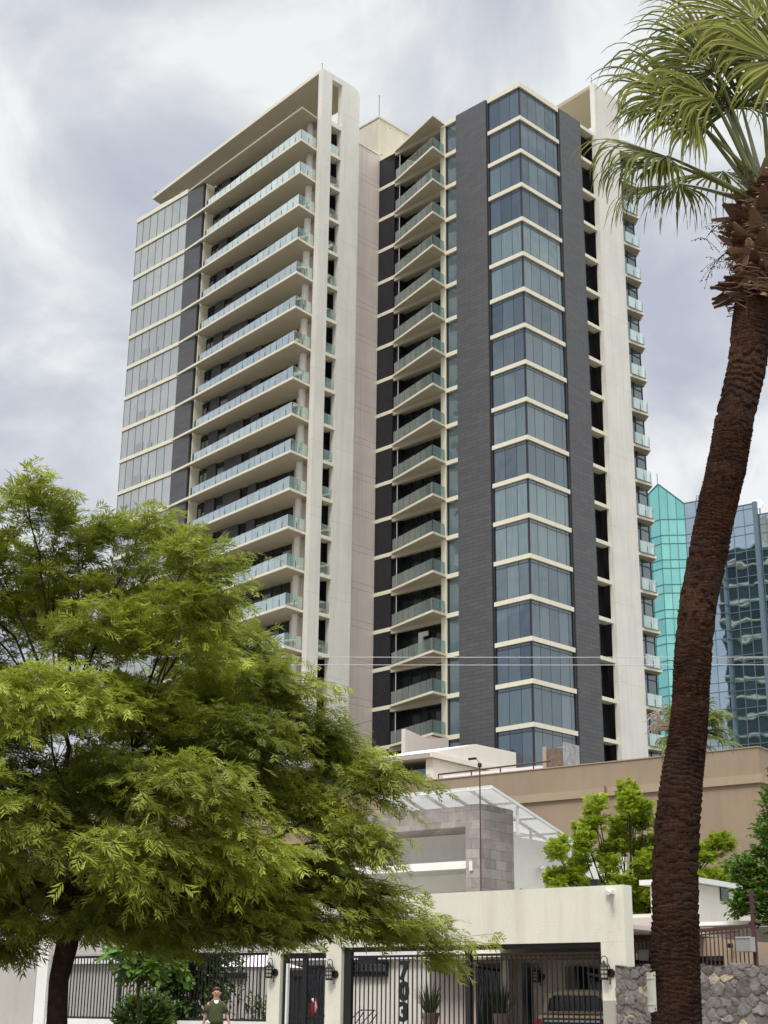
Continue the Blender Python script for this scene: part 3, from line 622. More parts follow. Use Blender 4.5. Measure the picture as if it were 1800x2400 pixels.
# ------------------------------------------------------------------ GLASS OFFICE BLOCK behind, right
OF = empty('glass_office_block', (0, 0, 0), 0, 'turquoise and blue mirror glass office block with a pointed corner, behind the apartment tower', 'office building')
def facet(a, b_, z0, tops, glass, bar, npan, rows, parent, thick=0.3):
    """one flat curtain wall from plan point a to b; tops = heights at each end (or outline list)"""
    ax, ay = a; bx, by = b_; L = math.hypot(bx - ax, by - ay); dx, dy = (bx - ax) / L, (by - ay) / L
    nx, ny = dy, -dx                                   # towards the street
    if nx * (0 - ax) + ny * (0 - ay) < 0: nx, ny = -nx, -ny
    def pt(s, o, z): return (ax + dx * s + nx * o, ay + dy * s + ny * o, z)
    q = MB(); mul = MB()
    zz = [z0] + rows
    def topz(s):
        t = s / L * (len(tops) - 1); i0 = min(int(t), len(tops) - 2); return tops[i0] + (tops[i0 + 1] - tops[i0]) * (t - i0)
    xs = [L * i / npan for i in range(npan + 1)]
    for i in range(npan):
        for j in range(len(zz)):
            za = zz[j]; zb_ = zz[j + 1] if j + 1 < len(zz) else None
            s0, s1 = xs[i], xs[i + 1]
            t0 = topz(s0) if zb_ is None else zb_; t1 = topz(s1) if zb_ is None else zb_
            if max(t0, t1) - za < 0.05: continue
            k1, k2, k3 = (random.uniform(-.004, .004) for _ in range(3))
            vs = [pt(s0, k1, za), pt(s1, k2, za), pt(s1, k3, t1), pt(s0, k1 + k3 - k2, t0)]
            vs += [pt(s0, -thick, za), pt(s1, -thick, za), pt(s1, -thick, t1), pt(s0, -thick, t0)]
            q.add(vs, [(0, 1, 2, 3), (7, 6, 5, 4), (0, 4, 5, 1), (3, 2, 6, 7), (0, 3, 7, 4), (1, 5, 6, 2)])
    for s_ in xs: mul.bar(pt(s_, 0.02, z0), pt(s_, 0.02, topz(s_)), 0.05, 0.08, (dx, dy, 0))
    for z in rows: mul.bar(pt(0, 0.03, z), pt(L, 0.03, z), 0.08, 0.09)
    mul.bar(pt(0, 0.02, tops[0]), pt(L, 0.02, tops[-1]), 0.14, 0.14) if len(tops) == 2 else None
    g = q.build('curtain_wall', glass, parent); mul.build('mullion_grid', bar, g)
    return g
rows_ = []
z = 65.66
while z > 4: rows_ += [z, z - 2.29]; z -= 3.487
rows_ = sorted(rows_)
P0, P1, P2, P3 = (32.41, 197.60), (37.83, 190.00), (41.19, 189.66), (45.21, 186.76)
P3b, P4, P5 = (45.67, 187.40), (49.50, 184.70), (69.29, 173.24)
facet(P0, P1, 0, [66.45, 70.81], 'glass_teal', 'mullion_metal', 5, [r for r in rows_ if r < 65.78], OF)
facet(P1, P2, 0, [70.81, 67.9], 'glass_teal', 'mullion_metal', 3, [r for r in rows_ if r < 65.78], OF)
facet(P2, P3, 0, [67.9, 67.9], 'glass_blue', 'mullion_grey', 3, [r for r in rows_ if r < 65.78], OF)
facet(P3, P3b, 0, [67.9, 67.9], 'glass_blue', 'mullion_grey', 2, [r for r in rows_ if r < 65.78], OF)
facet(P3b, P4, 0, [66.3, 66.3], 'glass_blue', 'mullion_grey', 3, [r for r in rows_ if r < 65.78], OF)
facet((49.62, 185.2), P5, 0, [64.8, 64.8], 'glass_blue', 'mullion_grey', 16, [r for r in rows_ if r < 64.66], OF)
q = MB(); q.bar((49.56, 184.75, 0), (49.56, 184.75, 66.5), 0.6, 0.55, (0.81, -0.58, 0)); q.build('corner_pier', 'mullion_grey', OF)
q = MB(); q.prism([(32.97, 198.49), (37.89, 191.12), (41.24, 190.67), (45.26, 187.88), (46.94, 190.56), (50.41, 188.77), (69.85, 174.58), (82.71, 192.24), (44.71, 219.06)], 0, 65.22); q.build('building_core', 'glass_black', OF)
q = MB(); q.prism([(32.97, 198.49), (37.89, 191.12), (41.24, 190.67), (45.26, 187.88), (46.94, 206.76)], 65.22, 65.78); q.build('roof', 'roof_concrete', OF)
q = MB(); q.tube([(37.83, 190.45, 70.58), (37.83, 190.45, 72.48)], 0.05, 6); q.build('roof_rod', 'grey_metal', OF)
DI = empty('satellite_dish', (51.41, 189.22, 65.22), R(-15), 'pale round satellite dish standing on the roof edge of the glass office block', 'satellite dish')
q = MB(); q.lathe([(0.02, 0.0), (0.35, 0.03), (0.62, 0.10), (0.85, 0.2), (0.85, 0.24), (0.6, 0.15), (0.02, 0.05)], (0, 0, 0), 20); d_ = q.build('dish', 'white_metal', DI, True); d_.rotation_euler = (R(70), 0, 0); d_.location = (-0.3, -0.4, 2.3)
q = MB(); q.tube([(0, 0, 0), (0, 0, 2.3)], 0.09, 8); q.build('dish_mast', 'steel', DI)
AN = empty('antenna_mast', (43.25, 190.45, 66.0), 0, 'small lattice antenna with a drum, left on the glass office roof', 'antenna')
q = MB()
for sx in (-.25, .25): q.tube([(sx, 0, 0), (sx * .6, 0, 3.4)], 0.05, 6)
for k_ in range(5): q.bar((-.25, 0, .3 + k_ * .6), (.22, 0, .7 + k_ * .6), 0.05)
q.build('lattice', 'grey_metal', AN)
q = MB(); q.tube([(-.2, -.3, 1.6), (.45, -.5, 1.9)], 0.28, 10); q.build('drum', 'steel', AN)
q = MB(); q.tube([(-.1, 0, 3.3), (1.4, 0, 3.7)], 0.03, 5); q.build('antenna_arm', 'grey_metal', AN)
for n_, (dx_, h_) in enumerate(((47.3, 2.2), (48.0, 2.8), (48.9, 2.1))):
    q = MB(); q.tube([(0, 0, 0), (0, 0, h_)], 0.06, 6); q.lathe([(0.10, 0), (0.10, 0.5)], (0, 0, h_ * .55), 8)
    one(q, 'roof_antenna', 'grey_metal', ['thin antenna nearest the satellite dish on the blue glass roof', 'tallest thin antenna on the blue glass roof', 'thin antenna at the right edge of the blue glass roof'][n_], 'antenna', 'thin antennas on the glass office roof', loc=(dx_ * 1.1176, (168.6 - (dx_ - 45) * .7) * 1.1176, 65.11))

# ------------------------------------------------------------------ street-frame buildings
def SE(name, label, cat, x=0, y=0, z=0, group=None): 
    X, Y, _ = sw(x, y); return empty(name, (X, Y, z), SRZ, label, cat, group)
# long tan building
TB = SE('tan_building', 'long windowless tan building running behind the grey stone house', 'building')
q = MB(); q.box(-62, -12.02, 36.0, 60, 11.77, 12.98); q.build('upper_wall', 'tan_plaster', TB)
q = MB(); q.box(-61.95, -11.92, 35.93, 60.1, 11.38, 11.768); q.build('wall_band', 'tan_band', TB)
q = MB(); q.box(-61.9, -12.10, 36.08, 59.9, 0, 11.378); q.build('lower_wall', 'tan_plaster', TB)
q = MB(); q.box(-62.05, -11.97, 35.95, 36.25, 12.982, 13.03); q.box(-12.27, -11.97, 36.26, 60, 12.982, 13.03); q.build('coping', 'tan_band', TB)
q = MB(); q.tube([(-30.1, 36.3, 12.98), (-30.1, 36.3, 13.32), (-23.2, 36.3, 13.40)], 0.045, 6)
for x in (-28, -26.2, -24.2): q.tube([(x, 36.3, 12.98), (x, 36.3, 13.36)], 0.04, 6)
q.build('roof_railing', 'brown_iron', TB)
for x, z0_ in ((-25.95, 11.45), (-19.9, 11.3), (-44, 11.4)): q = MB(); q.tube([(x, 35.85, z0_), (x, 35.85, z0_ + 0.55)], 0.05, 6); q.build('rain_spout', 'brown_board', TB)

# white building with the big overhanging roof
WB = SE('white_house_with_overhang', 'white building with a wide grey roof overhang, in front of the tower foot', 'house')
q = MB(); q.box(-75, -40.5, 50, 59.5, 17.08, 17.36); q.build('roof_overhang', 'grey_plaster', WB)
q = MB(); q.box(-40.52, -40.42, 49.9, 59.5, 17.082, 17.40); q.build('fascia', 'white_house', WB)
q = MB(); q.slabwall([(50.05, 17.40), (55.3, 18.69), (60.3, 18.81), (60.3, 16.9), (50.05, 17.401)], 'x', -40.6, -46.0); q.build('gable_block', 'white_house', WB)
q = MB(); q.box(-41.3, -40.72, 50.5, 62, 0, 17.075); q.build('side_wall', 'white_house', WB)
q = MB(); q.box(-75, -41.31, 53, 62, 0, 17.07); q.build('front_wall', 'brown_board', WB)
q = MB(); q.box(-75, -41.31, 50.7, 50.78, 15.5, 16.5); q.build('glass_balustrade', 'glass_balustrade_solid', WB)
q = MB(); q.box(-75, -41.31, 50.6, 53, 12.2, 15.4); q.build('terrace', 'white_house', WB)
q = MB(); q.box(-40.55, -33, 59, 66, 0, 17.7); q.build('rear_wall', 'glass_black', WB) if False else None
RB = SE('roof_lip_block', 'low white curved roof lip right of the white building', 'house')
pts = [(-36.0, 45.0), (-29.3, 45.0), (-28.95, 45.15), (-28.88, 45.5), (-28.88, 48), (-36.0, 48)]
q = MB(); q.prism(pts, 14.45, 14.86); q.build('roof_lip', 'white_paint', RB)
q = MB(); q.box(-35.8, -29.2, 45.5, 47.8, 0, 14.44); q.build('wall', 'white_house', RB)
PB = SE('pinkish_gable_wall', 'pale pinkish plain wall with a sloping top, left of the white gable', 'wall')
q = MB(); q.slabwall([(60.0, 21.45), (62.9, 21.1), (65.6, 21.62), (65.6, 0), (60, 0)], 'x', -50.5, -50.15); q.build('wall', 'pinkish_plaster', PB)
q = MB(); q.box(-52.6, -50.51, 63.8, 65.6, 20.9, 21.5); q.build('coping', 'tan_band', PB)
BB = SE('roof_chimney_block', 'square chimney block of brown boards and grey marble at the slate strip foot', 'chimney')
q = MB(); q.box(-28.86, -27.62, 45.0, 46.55, 8, 15.75); q.build('board_face', 'brown_board', BB)
q = MB(); q.box(-27.615, -27.5, 44.95, 46.6, 8, 16.05); q.build('marble_face', 'grey_marble', BB)
q = MB(); q.box(-28.95, -28.72, 44.93, 44.995, 8, 15.9); q.box(-28.6, -27.9, 46.0, 46.4, 15.755, 16.0); q.build('trim', 'tan_band', BB)
BP = SE('podium_block', 'low dark glass podium at the apartment tower foot', 'building')
q = MB(); q.box(-60, -22, 62.0, 67.0, 0, 15.5); q.build('podium_wall', 'glass_corner', BP)

# grey stone house
SH = SE('stone_tile_house', 'modern house of grey stone tiles and white walls under a glass pergola', 'house')
q = MB(); q.box(-11.62, -11.02, 12.0, 13.86, 0, 7.68); q.build('stone_column', 'stone_tile', SH)
q = MB(); q.box(-18, -11.622, 12.003, 13.86, 7.0, 7.64); q.build('stone_band', 'stone_tile', SH)
q = MB(); q.box(-18, -11.622, 13.65, 14.0, 0, 6.998); q.build('recess_wall', 'bright_white', SH)
q = MB(); q.box(-18, -11.624, 12.06, 13.64, 5.71, 5.95); q.build('balcony_slab', 'bright_white', SH)
q = MB(); q.box(-14.6, -12.05, 13.56, 13.645, 4.0, 5.12); q.build('window', 'glass_black', SH)
q = MB(); q.box(-16.9, -15.2, 13.56, 13.645, 4.0, 5.10); q.build('window', 'glass_black', SH)
q = MB(); q.box(-18, -11.10, 13.87, 21.5, 0, 6.86); q.build('side_wall', 'bright_white', SH)
q = MB(); q.box(-11.098, -11.06, 14.3, 15.0, 4.9, 5.22); q.build('window', 'glass_black', SH)
q = MB(); q.box(-11.45, -11.33, 11.93, 11.998, 5.62, 5.92); q.build('wall_lamp', 'white_metal', SH)
q = MB(); q.tube([(-13.0, 12.9, 5.71), (-13.0, 12.9, 5.68)], 0.05, 8); q.build('soffit_lamp', 'white_metal', SH)
# pergola: tilted frame and pale sheets
PG = q = MB()
zf = lambda y: 8.12 - 0.245 * (y - 11.7)
for x in (-14.9, -14.0, -13.1, -12.2, -11.3, -10.42): q.bar((x, 11.7, zf(11.7)), (x, 17.6, zf(17.6)), 0.05, 0.09)
for y in (11.7, 13.0, 14.4, 15.8, 17.1): q.bar((-14.9, y, zf(y) - .03), (-10.42, y, zf(y) - .03), 0.05, 0.06)
for x, y in ((-11.2, 13.6), (-11.2, 15.2), (-11.2, 17.0), (-10.5, 13.3)): q.bar((x, y, 6.8), (x, y, zf(y) - .03), 0.07)
q.bar((-11.2, 13.6, 7.0), (-11.2, 16.2, 7.0), 0.04)
pg = q.build('pergola_frame', 'white_metal', SH)
q = MB()
for k_ in range(5):
    x0 = -14.88 + k_ * 0.893
    for j, (ya, yb) in enumerate(((11.72, 14.4), (14.42, 17.55))):
        q.add([(x0, ya, zf(ya) + .055), (x0 + .87, ya, zf(ya) + .055), (x0 + .87, yb, zf(yb) + .055), (x0, yb, zf(yb) + .055), (x0, ya, zf(ya) + .065), (x0 + .87, ya, zf(ya) + .065), (x0 + .87, yb, zf(yb) + .065), (x0, yb, zf(yb) + .065)],
              [(0, 3, 2, 1), (4, 5, 6, 7), (0, 1, 5, 4), (1, 2, 6, 5), (2, 3, 7, 6), (3, 0, 4, 7)])
q.build('roof_sheet', 'polycarbonate', pg)
MA = SE('camera_pole', 'thin dark pole with a small camera head in front of the stone column', 'pole', -8.35, 8.0, 3.0)
q = MB(); q.tube([(0, 0, 0), (0, 0, 5.2)], 0.02, 8); q.build('pole', 'brown_iron', MA)
q = MB(); q.lathe([(0.02, 0), (0.06, 0.03), (0.06, 0.12), (0.02, 0.15)], (0, 0, 5.05), 10); q.build('camera_head', 'black_iron', MA)
q = MB(); q.tube([(0, 0, 5.18), (-0.12, 0, 5.32)], 0.012, 6); q.box(-0.38, -0.12, -0.03, 0.03, 5.30, 5.36); q.build('wind_vane', 'black_iron', MA)
WC = SE('security_camera', 'white security camera on the plain white side wall of the stone house', 'camera', -11.05, 15.56, 5.96)
q = MB(); q.box(0, 0.05, -.06, .06, -.08, .08); q.build('bracket', 'white_metal', WC)
q = MB(); q.tube([(0.05, 0, 0), (0.12, -0.05, 0.02), (0.16, -0.32, -0.06)], 0.05, 8); q.build('camera_body', 'white_metal', WC)

# ------------------------------------------------------------------ front house 703
FH = SE('cream_street_house', 'cream house front with wide garage opening and pillars facing the street', 'house')
q = MB()
q.box(-9.02, 0.5, 0, 0.35, 2.78, 3.88); q.build('parapet_wall', 'cream_plaster', FH)
q = MB(); q.box(-0.06, 0.5, 0.002, 0.345, 0, 2.779); q.build('pillar', 'cream_plaster', FH)
q = MB(); q.box(-7.24, -6.79, 0.002, 0.345, 0, 2.779); q.build('pillar', 'cream_plaster', FH)
q = MB(); q.box(-9.02, -8.63, 0.002, 0.345, 0, 2.779); q.build('pillar', 'cream_plaster', FH)
q = MB(); q.box(-8.628, -7.242, 0.003, 0.34, 2.68, 2.778); q.build('door_lintel', 'cream_plaster', FH)
q = MB(); q.box(-0.28, -0.05, -0.004, 0.0, 0.1, 1.72); q.box(-0.02, 0.20, -0.008, -0.002, 0.1, 1.60) if False else None; q.box(-0.05, 0.22, -0.006, 0.0, 0.1, 1.66); q = MB(); q.box(-0.055, 0.23, -0.006, 0.001, 0.1, 1.66); q.build('bare_render_patch', 'grey_plaster', FH)
q = MB(); q.box(-9.2, 0.6, -0.02, 0.0, 3.883, 3.9) if False else None
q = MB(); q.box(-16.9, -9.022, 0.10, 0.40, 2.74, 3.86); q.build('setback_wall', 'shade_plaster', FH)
q = MB(); q.box(-16.9, -9.022, 0.05, 0.45, 0, 1.15); q.build('low_wall', 'white_plaster', FH)
q = MB(); q.box(-17.35, -16.92, 0.0, 0.45, 0, 3.86); q.build('pillar', 'white_plaster', FH)
# house body behind the gate
q = MB(); q.box(-13.7, -8.3, 5.5, 5.8, 0, 2.72); q.build('patio_wall', 'white_house', FH)
q = MB(); q.box(-26, -13.701, 5.5, 5.8, 0, 2.72); q.build('patio_wall', 'shade_plaster', FH)  # same wall carried on, this stretch coloured as if in tree shade
q = MB(); q.box(-26, -5.9, 5.3, 5.85, 2.73, 3.0); q.build('eave_band', 'white_paint', FH)
q = MB(); q.box(-8.29, 0.3, 5.5, 5.8, 0, 2.72); q.build('porch_wall', 'pinkish_plaster', FH)
q = MB(); q.box(-8.2, 0.29, 4.6, 5.49, 2.66, 2.72); q.build('porch_roof', 'tan_band', FH)
q = MB(); q.box(-5.9, 0.29, 0.36, 5.49, 3.06, 3.14); q.build('porch_ceiling', 'pinkish_plaster', FH)
q = MB(); q.box(-5.89, 0.29, 5.2, 5.49, 2.73, 3.0); q.build('porch_beam', 'tan_band', FH)
q = MB(); q.box(-5.83, -5.6, 5.1, 5.33, 0, 2.655); q.build('porch_column', 'white_house', FH)
q = MB(); q.box(-6.8, -5.86, 5.42, 5.49, 0.1, 2.58); q.build('front_door', 'glass_black', FH)
q = MB(); q.box(-5.42, -5.15, 5.42, 5.49, 0.1, 2.58); q.build('front_door', 'glass_black', FH)
q = MB(); q.box(-4.16, -3.0, 5.42, 5.49, 1.9, 2.50); g = q.build('window', 'glass_black', FH)
q = MB(); q.box(-10.9, -9.64, 5.38, 5.49, 2.30, 2.68); g = q.build('window', 'glass_black', FH)
f_ = MB()
for x in np.arange(-10.9, -9.6, 0.158): f_.bar((x, 5.36, 2.30), (x, 5.36, 2.68), 0.02)
for z in (2.30, 2.43, 2.55, 2.68): f_.bar((-10.9, 5.355, z), (-9.64, 5.355, z), 0.02)
f_.build('window_grille', 'dark_frame', g)
q = MB(); q.box(-13.5, -11.85, 5.40, 5.49, 0, 2.60); q.build('dark_door', 'glass_black', FH)
q = MB(); q.box(-26, -6.05, 5.86, 9, 0, 3.05); q.build('house_body', 'white_house', FH)
q = MB(); q.box(-16.1, -14.75, 5.36, 5.49, 2.27, 2.43); q.build('window', 'glass_black', FH)
q = MB(); q.box(0.30, 0.5, 0.36, 9.0, 0, 2.25); q.build('side_wall', 'cream_plaster', FH)
q = MB(); q.box(0.12, 0.30, -0.12, -0.002, 3.70, 3.78); q.tube([(0.25, -0.1, 3.74), (0.32, -0.32, 3.70)], 0.045, 8); q.build('wall_camera', 'white_metal', FH)
q = MB(); q.box(-0.30, -0.12, 0.08, 0.18, 3.88, 4.02); q.build('flood_light', 'black_iron', FH)

# gates
GA = SE('garage_gate', 'wide black barred garage gate below the cream wall, numbered 703', 'gate')
q = MB(); q.box(-6.78, -0.07, 0.10, 0.20, 2.68, 2.775); q.build('top_beam', 'black_iron', GA)
q = MB(); q.box(-6.78, -0.07, 0.11, 0.17, 2.55, 2.60); q.build('rail', 'black_iron', GA)
q = MB(); q.box(-6.6, -0.07, 0.11, 0.17, 0.35, 0.42); q.build('rail', 'black_iron', GA)
q = MB(); q.box(-6.78, -6.58, 0.10, 0.20, 0.1, 2.68); q.build('gate_post', 'black_iron', GA)
q = MB(); q.box(-3.44, -3.31, 0.09, 0.19, 0.1, 2.68); q.build('gate_post', 'black_iron', GA)
q = MB(); q.box(-0.12, -0.062, 0.10, 0.18, 0.1, 2.68); q.build('gate_post', 'black_iron', GA)
x = -6.47
while x < -0.12:
    if not (-3.46 < x < -3.29):
        q = MB(); q.box(x - .011, x + .011, 0.13, 0.152, 0.35, 2.58); q.build('gate_bar', 'black_iron', GA)
    x += 0.123
q = MB(); q.box(-6.40, -5.88, 0.12, 0.16, 2.42, 2.60); q.build('motor_arm', 'black_iron', GA)
def digit(ch, x, z, h, parent):
    cu = bpy.data.curves.new('digit', 'FONT'); cu.body = ch; cu.size = h / 0.70; cu.extrude = 0.014; cu.offset = 0.022; cu.align_x = 'CENTER'
    o = bpy.data.objects.new('tmp', cu); COL.objects.link(o); dg = bpy.context.evaluated_depsgraph_get()
    me = bpy.data.meshes.new_from_object(o.evaluated_get(dg)); bpy.data.objects.remove(o)
    me.materials.clear(); me.materials.append(MATS['black_iron'])
    n = bpy.data.objects.new('number_' + {'7': 'seven', '0': 'zero', '3': 'three'}[ch], me); COL.objects.link(n); n.parent = parent
    n.location = (x, 0.085, z); n.rotation_euler = (R(90), 0, 0)
digit('7', -5.07, 2.085, 0.38, GA); digit('0', -5.07, 1.655, 0.38, GA); digit('3', -5.07, 1.225, 0.38, GA)
PGT = SE('pedestrian_gate', 'narrow black double gate between two cream pillars left of the garage', 'gate')
q = MB(); q.box(-8.62, -7.25, 0.10, 0.17, 2.56, 2.675); q.build('top_beam', 'black_iron', PGT)
for x0, x1 in ((-8.62, -8.48), (-8.02, -7.90), (-7.31, -7.25)): q = MB(); q.box(x0, x1, 0.10, 0.17, 0.1, 2.56); q.build('gate_post', 'black_iron', PGT)
for z_ in (2.16, 1.28): q = MB(); q.box(-8.48, -7.31, 0.115, 0.155, z_, z_ + .04); q.build('rail', 'black_iron', PGT)
for k_ in range(9):
    x = -8.40 + k_ * 0.121
    if abs(x + 7.96) > .07: q = MB(); q.box(x - .011, x + .011, 0.12, 0.142, 0.2, 2.56); q.build('gate_bar', 'black_iron', PGT)
q = MB(); q.box(-8.46, -8.41, 0.02, 0.09, 0.2, 2.45); q.build('light_strip', 'white_paint', PGT)
q = MB(); q.box(-8.36, -7.9, 0.155, 0.16, 2.06, 2.2); q.build('letter_plate', 'dark_frame', PGT)
FE = SE('barred_fence', 'black barred fence on a low white wall behind the walking person', 'fence')
q = MB(); q.box(-16.9, -9.03, 0.2, 0.26, 2.66, 2.72); q.build('rail', 'black_iron', FE)
q = MB(); q.box(-16.9, -9.03, 0.2, 0.26, 1.16, 1.21); q.build('rail', 'black_iron', FE)
x = -16.82
while x < -9.05:
    q = MB(); q.box(x - .011, x + .011, 0.215, 0.24, 1.2, 2.7); q.build('fence_bar', 'black_iron', FE); x += 0.121
for x in (-16.86, -14.3, -11.75, -9.09): q = MB(); q.box(x - .03, x + .03, 0.19, 0.27, 1.155, 2.71); q.build('fence_post', 'black_iron', FE)

# lanterns
def lantern(x, y, z, label):
    t_ = SE('wall_lantern', label, 'wall lamp', x, y, z, 'iron lanterns on the cream house')
    q = MB(); q.tube([(0.08, 0.0, -0.04), (0.08, -0.035, -0.04)], 0.085, 14); q.build('backplate', 'black_iron', t_)
    q = MB(); pts = [Vector((0.075 * math.cos(a) * 1.0 - 0.02, -0.10, 0.20 + 0.085 * math.sin(a))) for a in np.linspace(-0.4, math.pi + 1.2, 12)]
    q.tube([(0.08, -0.03, 0.0), (0.085, -0.08, 0.08)] + pts, 0.010, 6); q.build('scroll_arm', 'black_iron', t_)
    q = MB(); q.lathe([(0.10, 0.10), (0.105, 0.085), (0.03, 0.15), (0.012, 0.2)], (-0.02, -0.12, 0), 12); q.lathe([(0.088, 0.08), (0.10, 0.10)], (-0.02, -0.12, 0), 12); q.build('cap', 'black_iron', t_)
    q = MB(); q.lathe([(0.068, -0.15), (0.078, 0.08)], (-0.02, -0.12, 0), 12); q.build('lamp_glass', 'lamp_glass', t_)
    q = MB()
    for k_ in range(6):
        a = k_ * math.pi / 3; q.bar((-0.02 + .075 * math.cos(a), -0.12 + .075 * math.sin(a), -.16), (-0.02 + .086 * math.cos(a), -0.12 + .086 * math.sin(a), .09), 0.010)
    for zz in (-0.15, -0.07, 0.01): q.lathe([(0.079, zz), (0.085, zz + .012), (0.079, zz + .024)], (-0.02, -0.12, 0), 12)
    q.lathe([(0.085, -0.17), (0.085, -0.15), (0.03, -0.15)], (-0.02, -0.12, 0), 12); q.build('cage', 'black_iron', t_)
    q = MB(); q.tube([(0.075, -0.05, -0.10), (0.075, -0.06, -0.22)], 0.012, 6); q.lathe([(0.005, -.26), (0.022, -.24), (0.012, -.215)], (0.075, -.06, 0), 8); q.build('finial', 'black_iron', t_)
lantern(-7.02, 0.0, 2.24, 'iron wall lantern on the pillar between the small gate and garage')
lantern(-8.85, 0.0, 2.29, 'dark iron wall lantern on the pillar beside the fence')
lantern(0.08, 0.0, 2.22, 'iron wall lantern at the right end of the garage gate')
lantern(-7.15, 5.5, 2.30, 'dark wall lantern inside, behind the middle gate post')
lantern(-4.95, 5.5, 2.30, 'dark wall lantern inside, above the parked car')

def yucca(x, y, label):
    t_ = SE('potted_plant', label, 'potted plant', x, y, 0.1, 'tall spiky potted plants behind the gate')
    q = MB(); q.lathe([(0.12, 0), (0.17, 1.05), (0.20, 1.22), (0.22, 1.22), (0.22, 1.30), (0.18, 1.30), (0.16, 1.22)], (0, 0, 0), 16); q.build('pot', 'terracotta', t_)
    q = MB()
    for k_ in range(70):
        a = random.uniform(0, 6.28); e_ = random.uniform(0.05, 0.75); L = random.uniform(0.5, 0.9); b0 = Vector((0.1 * math.cos(a), 0.1 * math.sin(a), 1.25))
        d = Vector((math.cos(a) * math.sin(e_), math.sin(a) * math.sin(e_), math.cos(e_))); side = d.cross(Vector((0, 0, 1))).normalized() * random.uniform(.008, .014)
        m1 = b0 + d * L * .5 + Vector((0, 0, .02)); tip = b0 + d * L - Vector((0, 0, e_ * .12))
        q.add([b0 - side, b0 + side, m1 + side * 1.3, m1 - side * 1.3, tip, m1 + d.cross(side) * .5], [(0, 1, 2, 3), (3, 2, 4)])
    q.build('leaves', 'leaf_yucca', t_)
yucca(-6.1 + 0.0, 2.5, 'spiky plant in a tall clay pot just right of the number 703')
yucca(-4.1, 2.5, 'spiky plant in a clay pot right of the middle gate post')

# garden chair, hanging red bag, patio umbrella
CH = SE('garden_chair', 'black round-loop wire garden chair behind the left gate bars', 'chair', -8.15, 2.2, 0.1)
q = MB()
for s_ in (-.22, .22): q.tube([(s_ - .2, 0, 0.85), (s_, -.05, 1.0), (s_ + .2, .25, 1.34), (s_ + .26, .3, 1.28), (s_ + .05, .1, .9)], 0.014, 6)
q.tube([(-.02, .25, 1.34), (.42, .25, 1.34)], 0.014, 6); q.build('backrest', 'black_iron', CH)
q = MB(); q.lathe([(0.28, 0.80), (0.30, 0.83), (0.28, 0.86)], (0, 0, 0), 16); q.build('seat', 'black_iron', CH)
for sx, sy in ((-.2, -.2), (.2, -.2), (.2, .2), (-.2, .2)): q = MB(); q.tube([(sx * .8, sy * .8, .82), (sx * 1.2, sy * 1.2, 0)], 0.014, 6); q.build('leg', 'black_iron', CH)
q = MB(); vs = []
RD = SE('hanging_red_bag', 'red and white cloth bag hanging behind the pedestrian gate', 'bag', -7.78, 0.26, 1.28)
q.lathe([(0.03, 0.0), (0.10, 0.05), (0.12, 0.16), (0.10, 0.30), (0.05, 0.38), (0.02, 0.42)], (0, 0, 0), 12); o = q.build('bag_body', 'red_cloth', RD, True); o.scale = (1, .35, 1)
q = MB(); q.tube([(0.07, -.045, 0.08), (0.09, -.045, 0.2), (0.06, -.045, 0.3), (-.03, -.045, .39)], 0.028, 6); q.build('white_stripe', 'cloth_white', RD, True)
q = MB(); q.tube([(0, 0, .4), (0, 0, .5)], 0.01, 5); q.build('strap', 'black_iron', RD)
UM = SE('patio_umbrella', 'pale pink patio umbrella behind the barred fence', 'umbrella', -12.0, 3.0, 0.1)
q = MB(); n_ = 8
ap = (0, 0, 2.72); ring = [(1.25 * math.cos(2 * math.pi * k_ / n_ + .2), 1.25 * math.sin(2 * math.pi * k_ / n_ + .2), 2.36) for k_ in range(n_)]
q.add([ap] + ring + [(0, 0, 2.70)] + [(a * .99, b_ * .99, c_ - .02) for a, b_, c_ in ring], [(0, 1 + k_, 1 + (k_ + 1) % n_) for k_ in range(n_)] + [(n_ + 1, n_ + 2 + (k_ + 1) % n_, n_ + 2 + k_) for k_ in range(n_)]); q.build('canopy', 'canopy_pink', UM)
q = MB(); q.tube([(0, 0, 0), (0, 0, 2.75)], 0.025, 8); q.build('pole', 'white_metal', UM)

# parked sports utility vehicle seen through the gate
CA = SE('parked_car', 'tan high-roofed car with dark tailgate parked behind the right gate', 'car', -1.35, 1.0, 0.02)
def shell(prof, w0, w1, y0, y1, q, taper=0.0):
    vs = [(x, y0, z) for x, z in prof] + [(x * (1 - taper), y1, z * (1 - taper * .3)) for x, z in prof]; n = len(prof)
    q.add(vs, [tuple(range(n))[::-1], tuple(range(n, 2 * n))] + [(i, (i + 1) % n, n + (i + 1) % n, n + i) for i in range(n)])
low = [(-.92, .35), (-.95, .8), (-.93, 1.15), (-.86, 1.36), (.86, 1.36), (.93, 1.15), (.95, .8), (.92, .35)]
upp = [(-.84, 1.37), (-.76, 1.70), (-.66, 1.82), (-.4, 1.87), (.4, 1.87), (.66, 1.82), (.76, 1.70), (.84, 1.37)]
q = MB(); shell(low, 0, 0, 0, 3.9, q); q.build('body', 'car_tan', CA, bevel=0.04)
q = MB(); shell(upp, 0, 0, 0.12, 2.9, q, 0.05); q.build('cabin', 'car_tan', CA, bevel=0.04)
q = MB(); shell([(-.66, 1.44), (-.62, 1.68), (-.5, 1.75), (.5, 1.75), (.62, 1.68), (.66, 1.44)], 0, 0, 0.09, 0.14, q); q.build('rear_window', 'glass_black', CA)
q = MB(); q.box(-.72, .72, -0.03, 0.02, .55, 1.30); g = q.build('tailgate', 'car_dark', CA, bevel=0.02)
q = MB(); q.box(-.66, .66, -0.05, -0.031, 1.22, 1.26); q.build('tailgate_handle', 'steel', g)
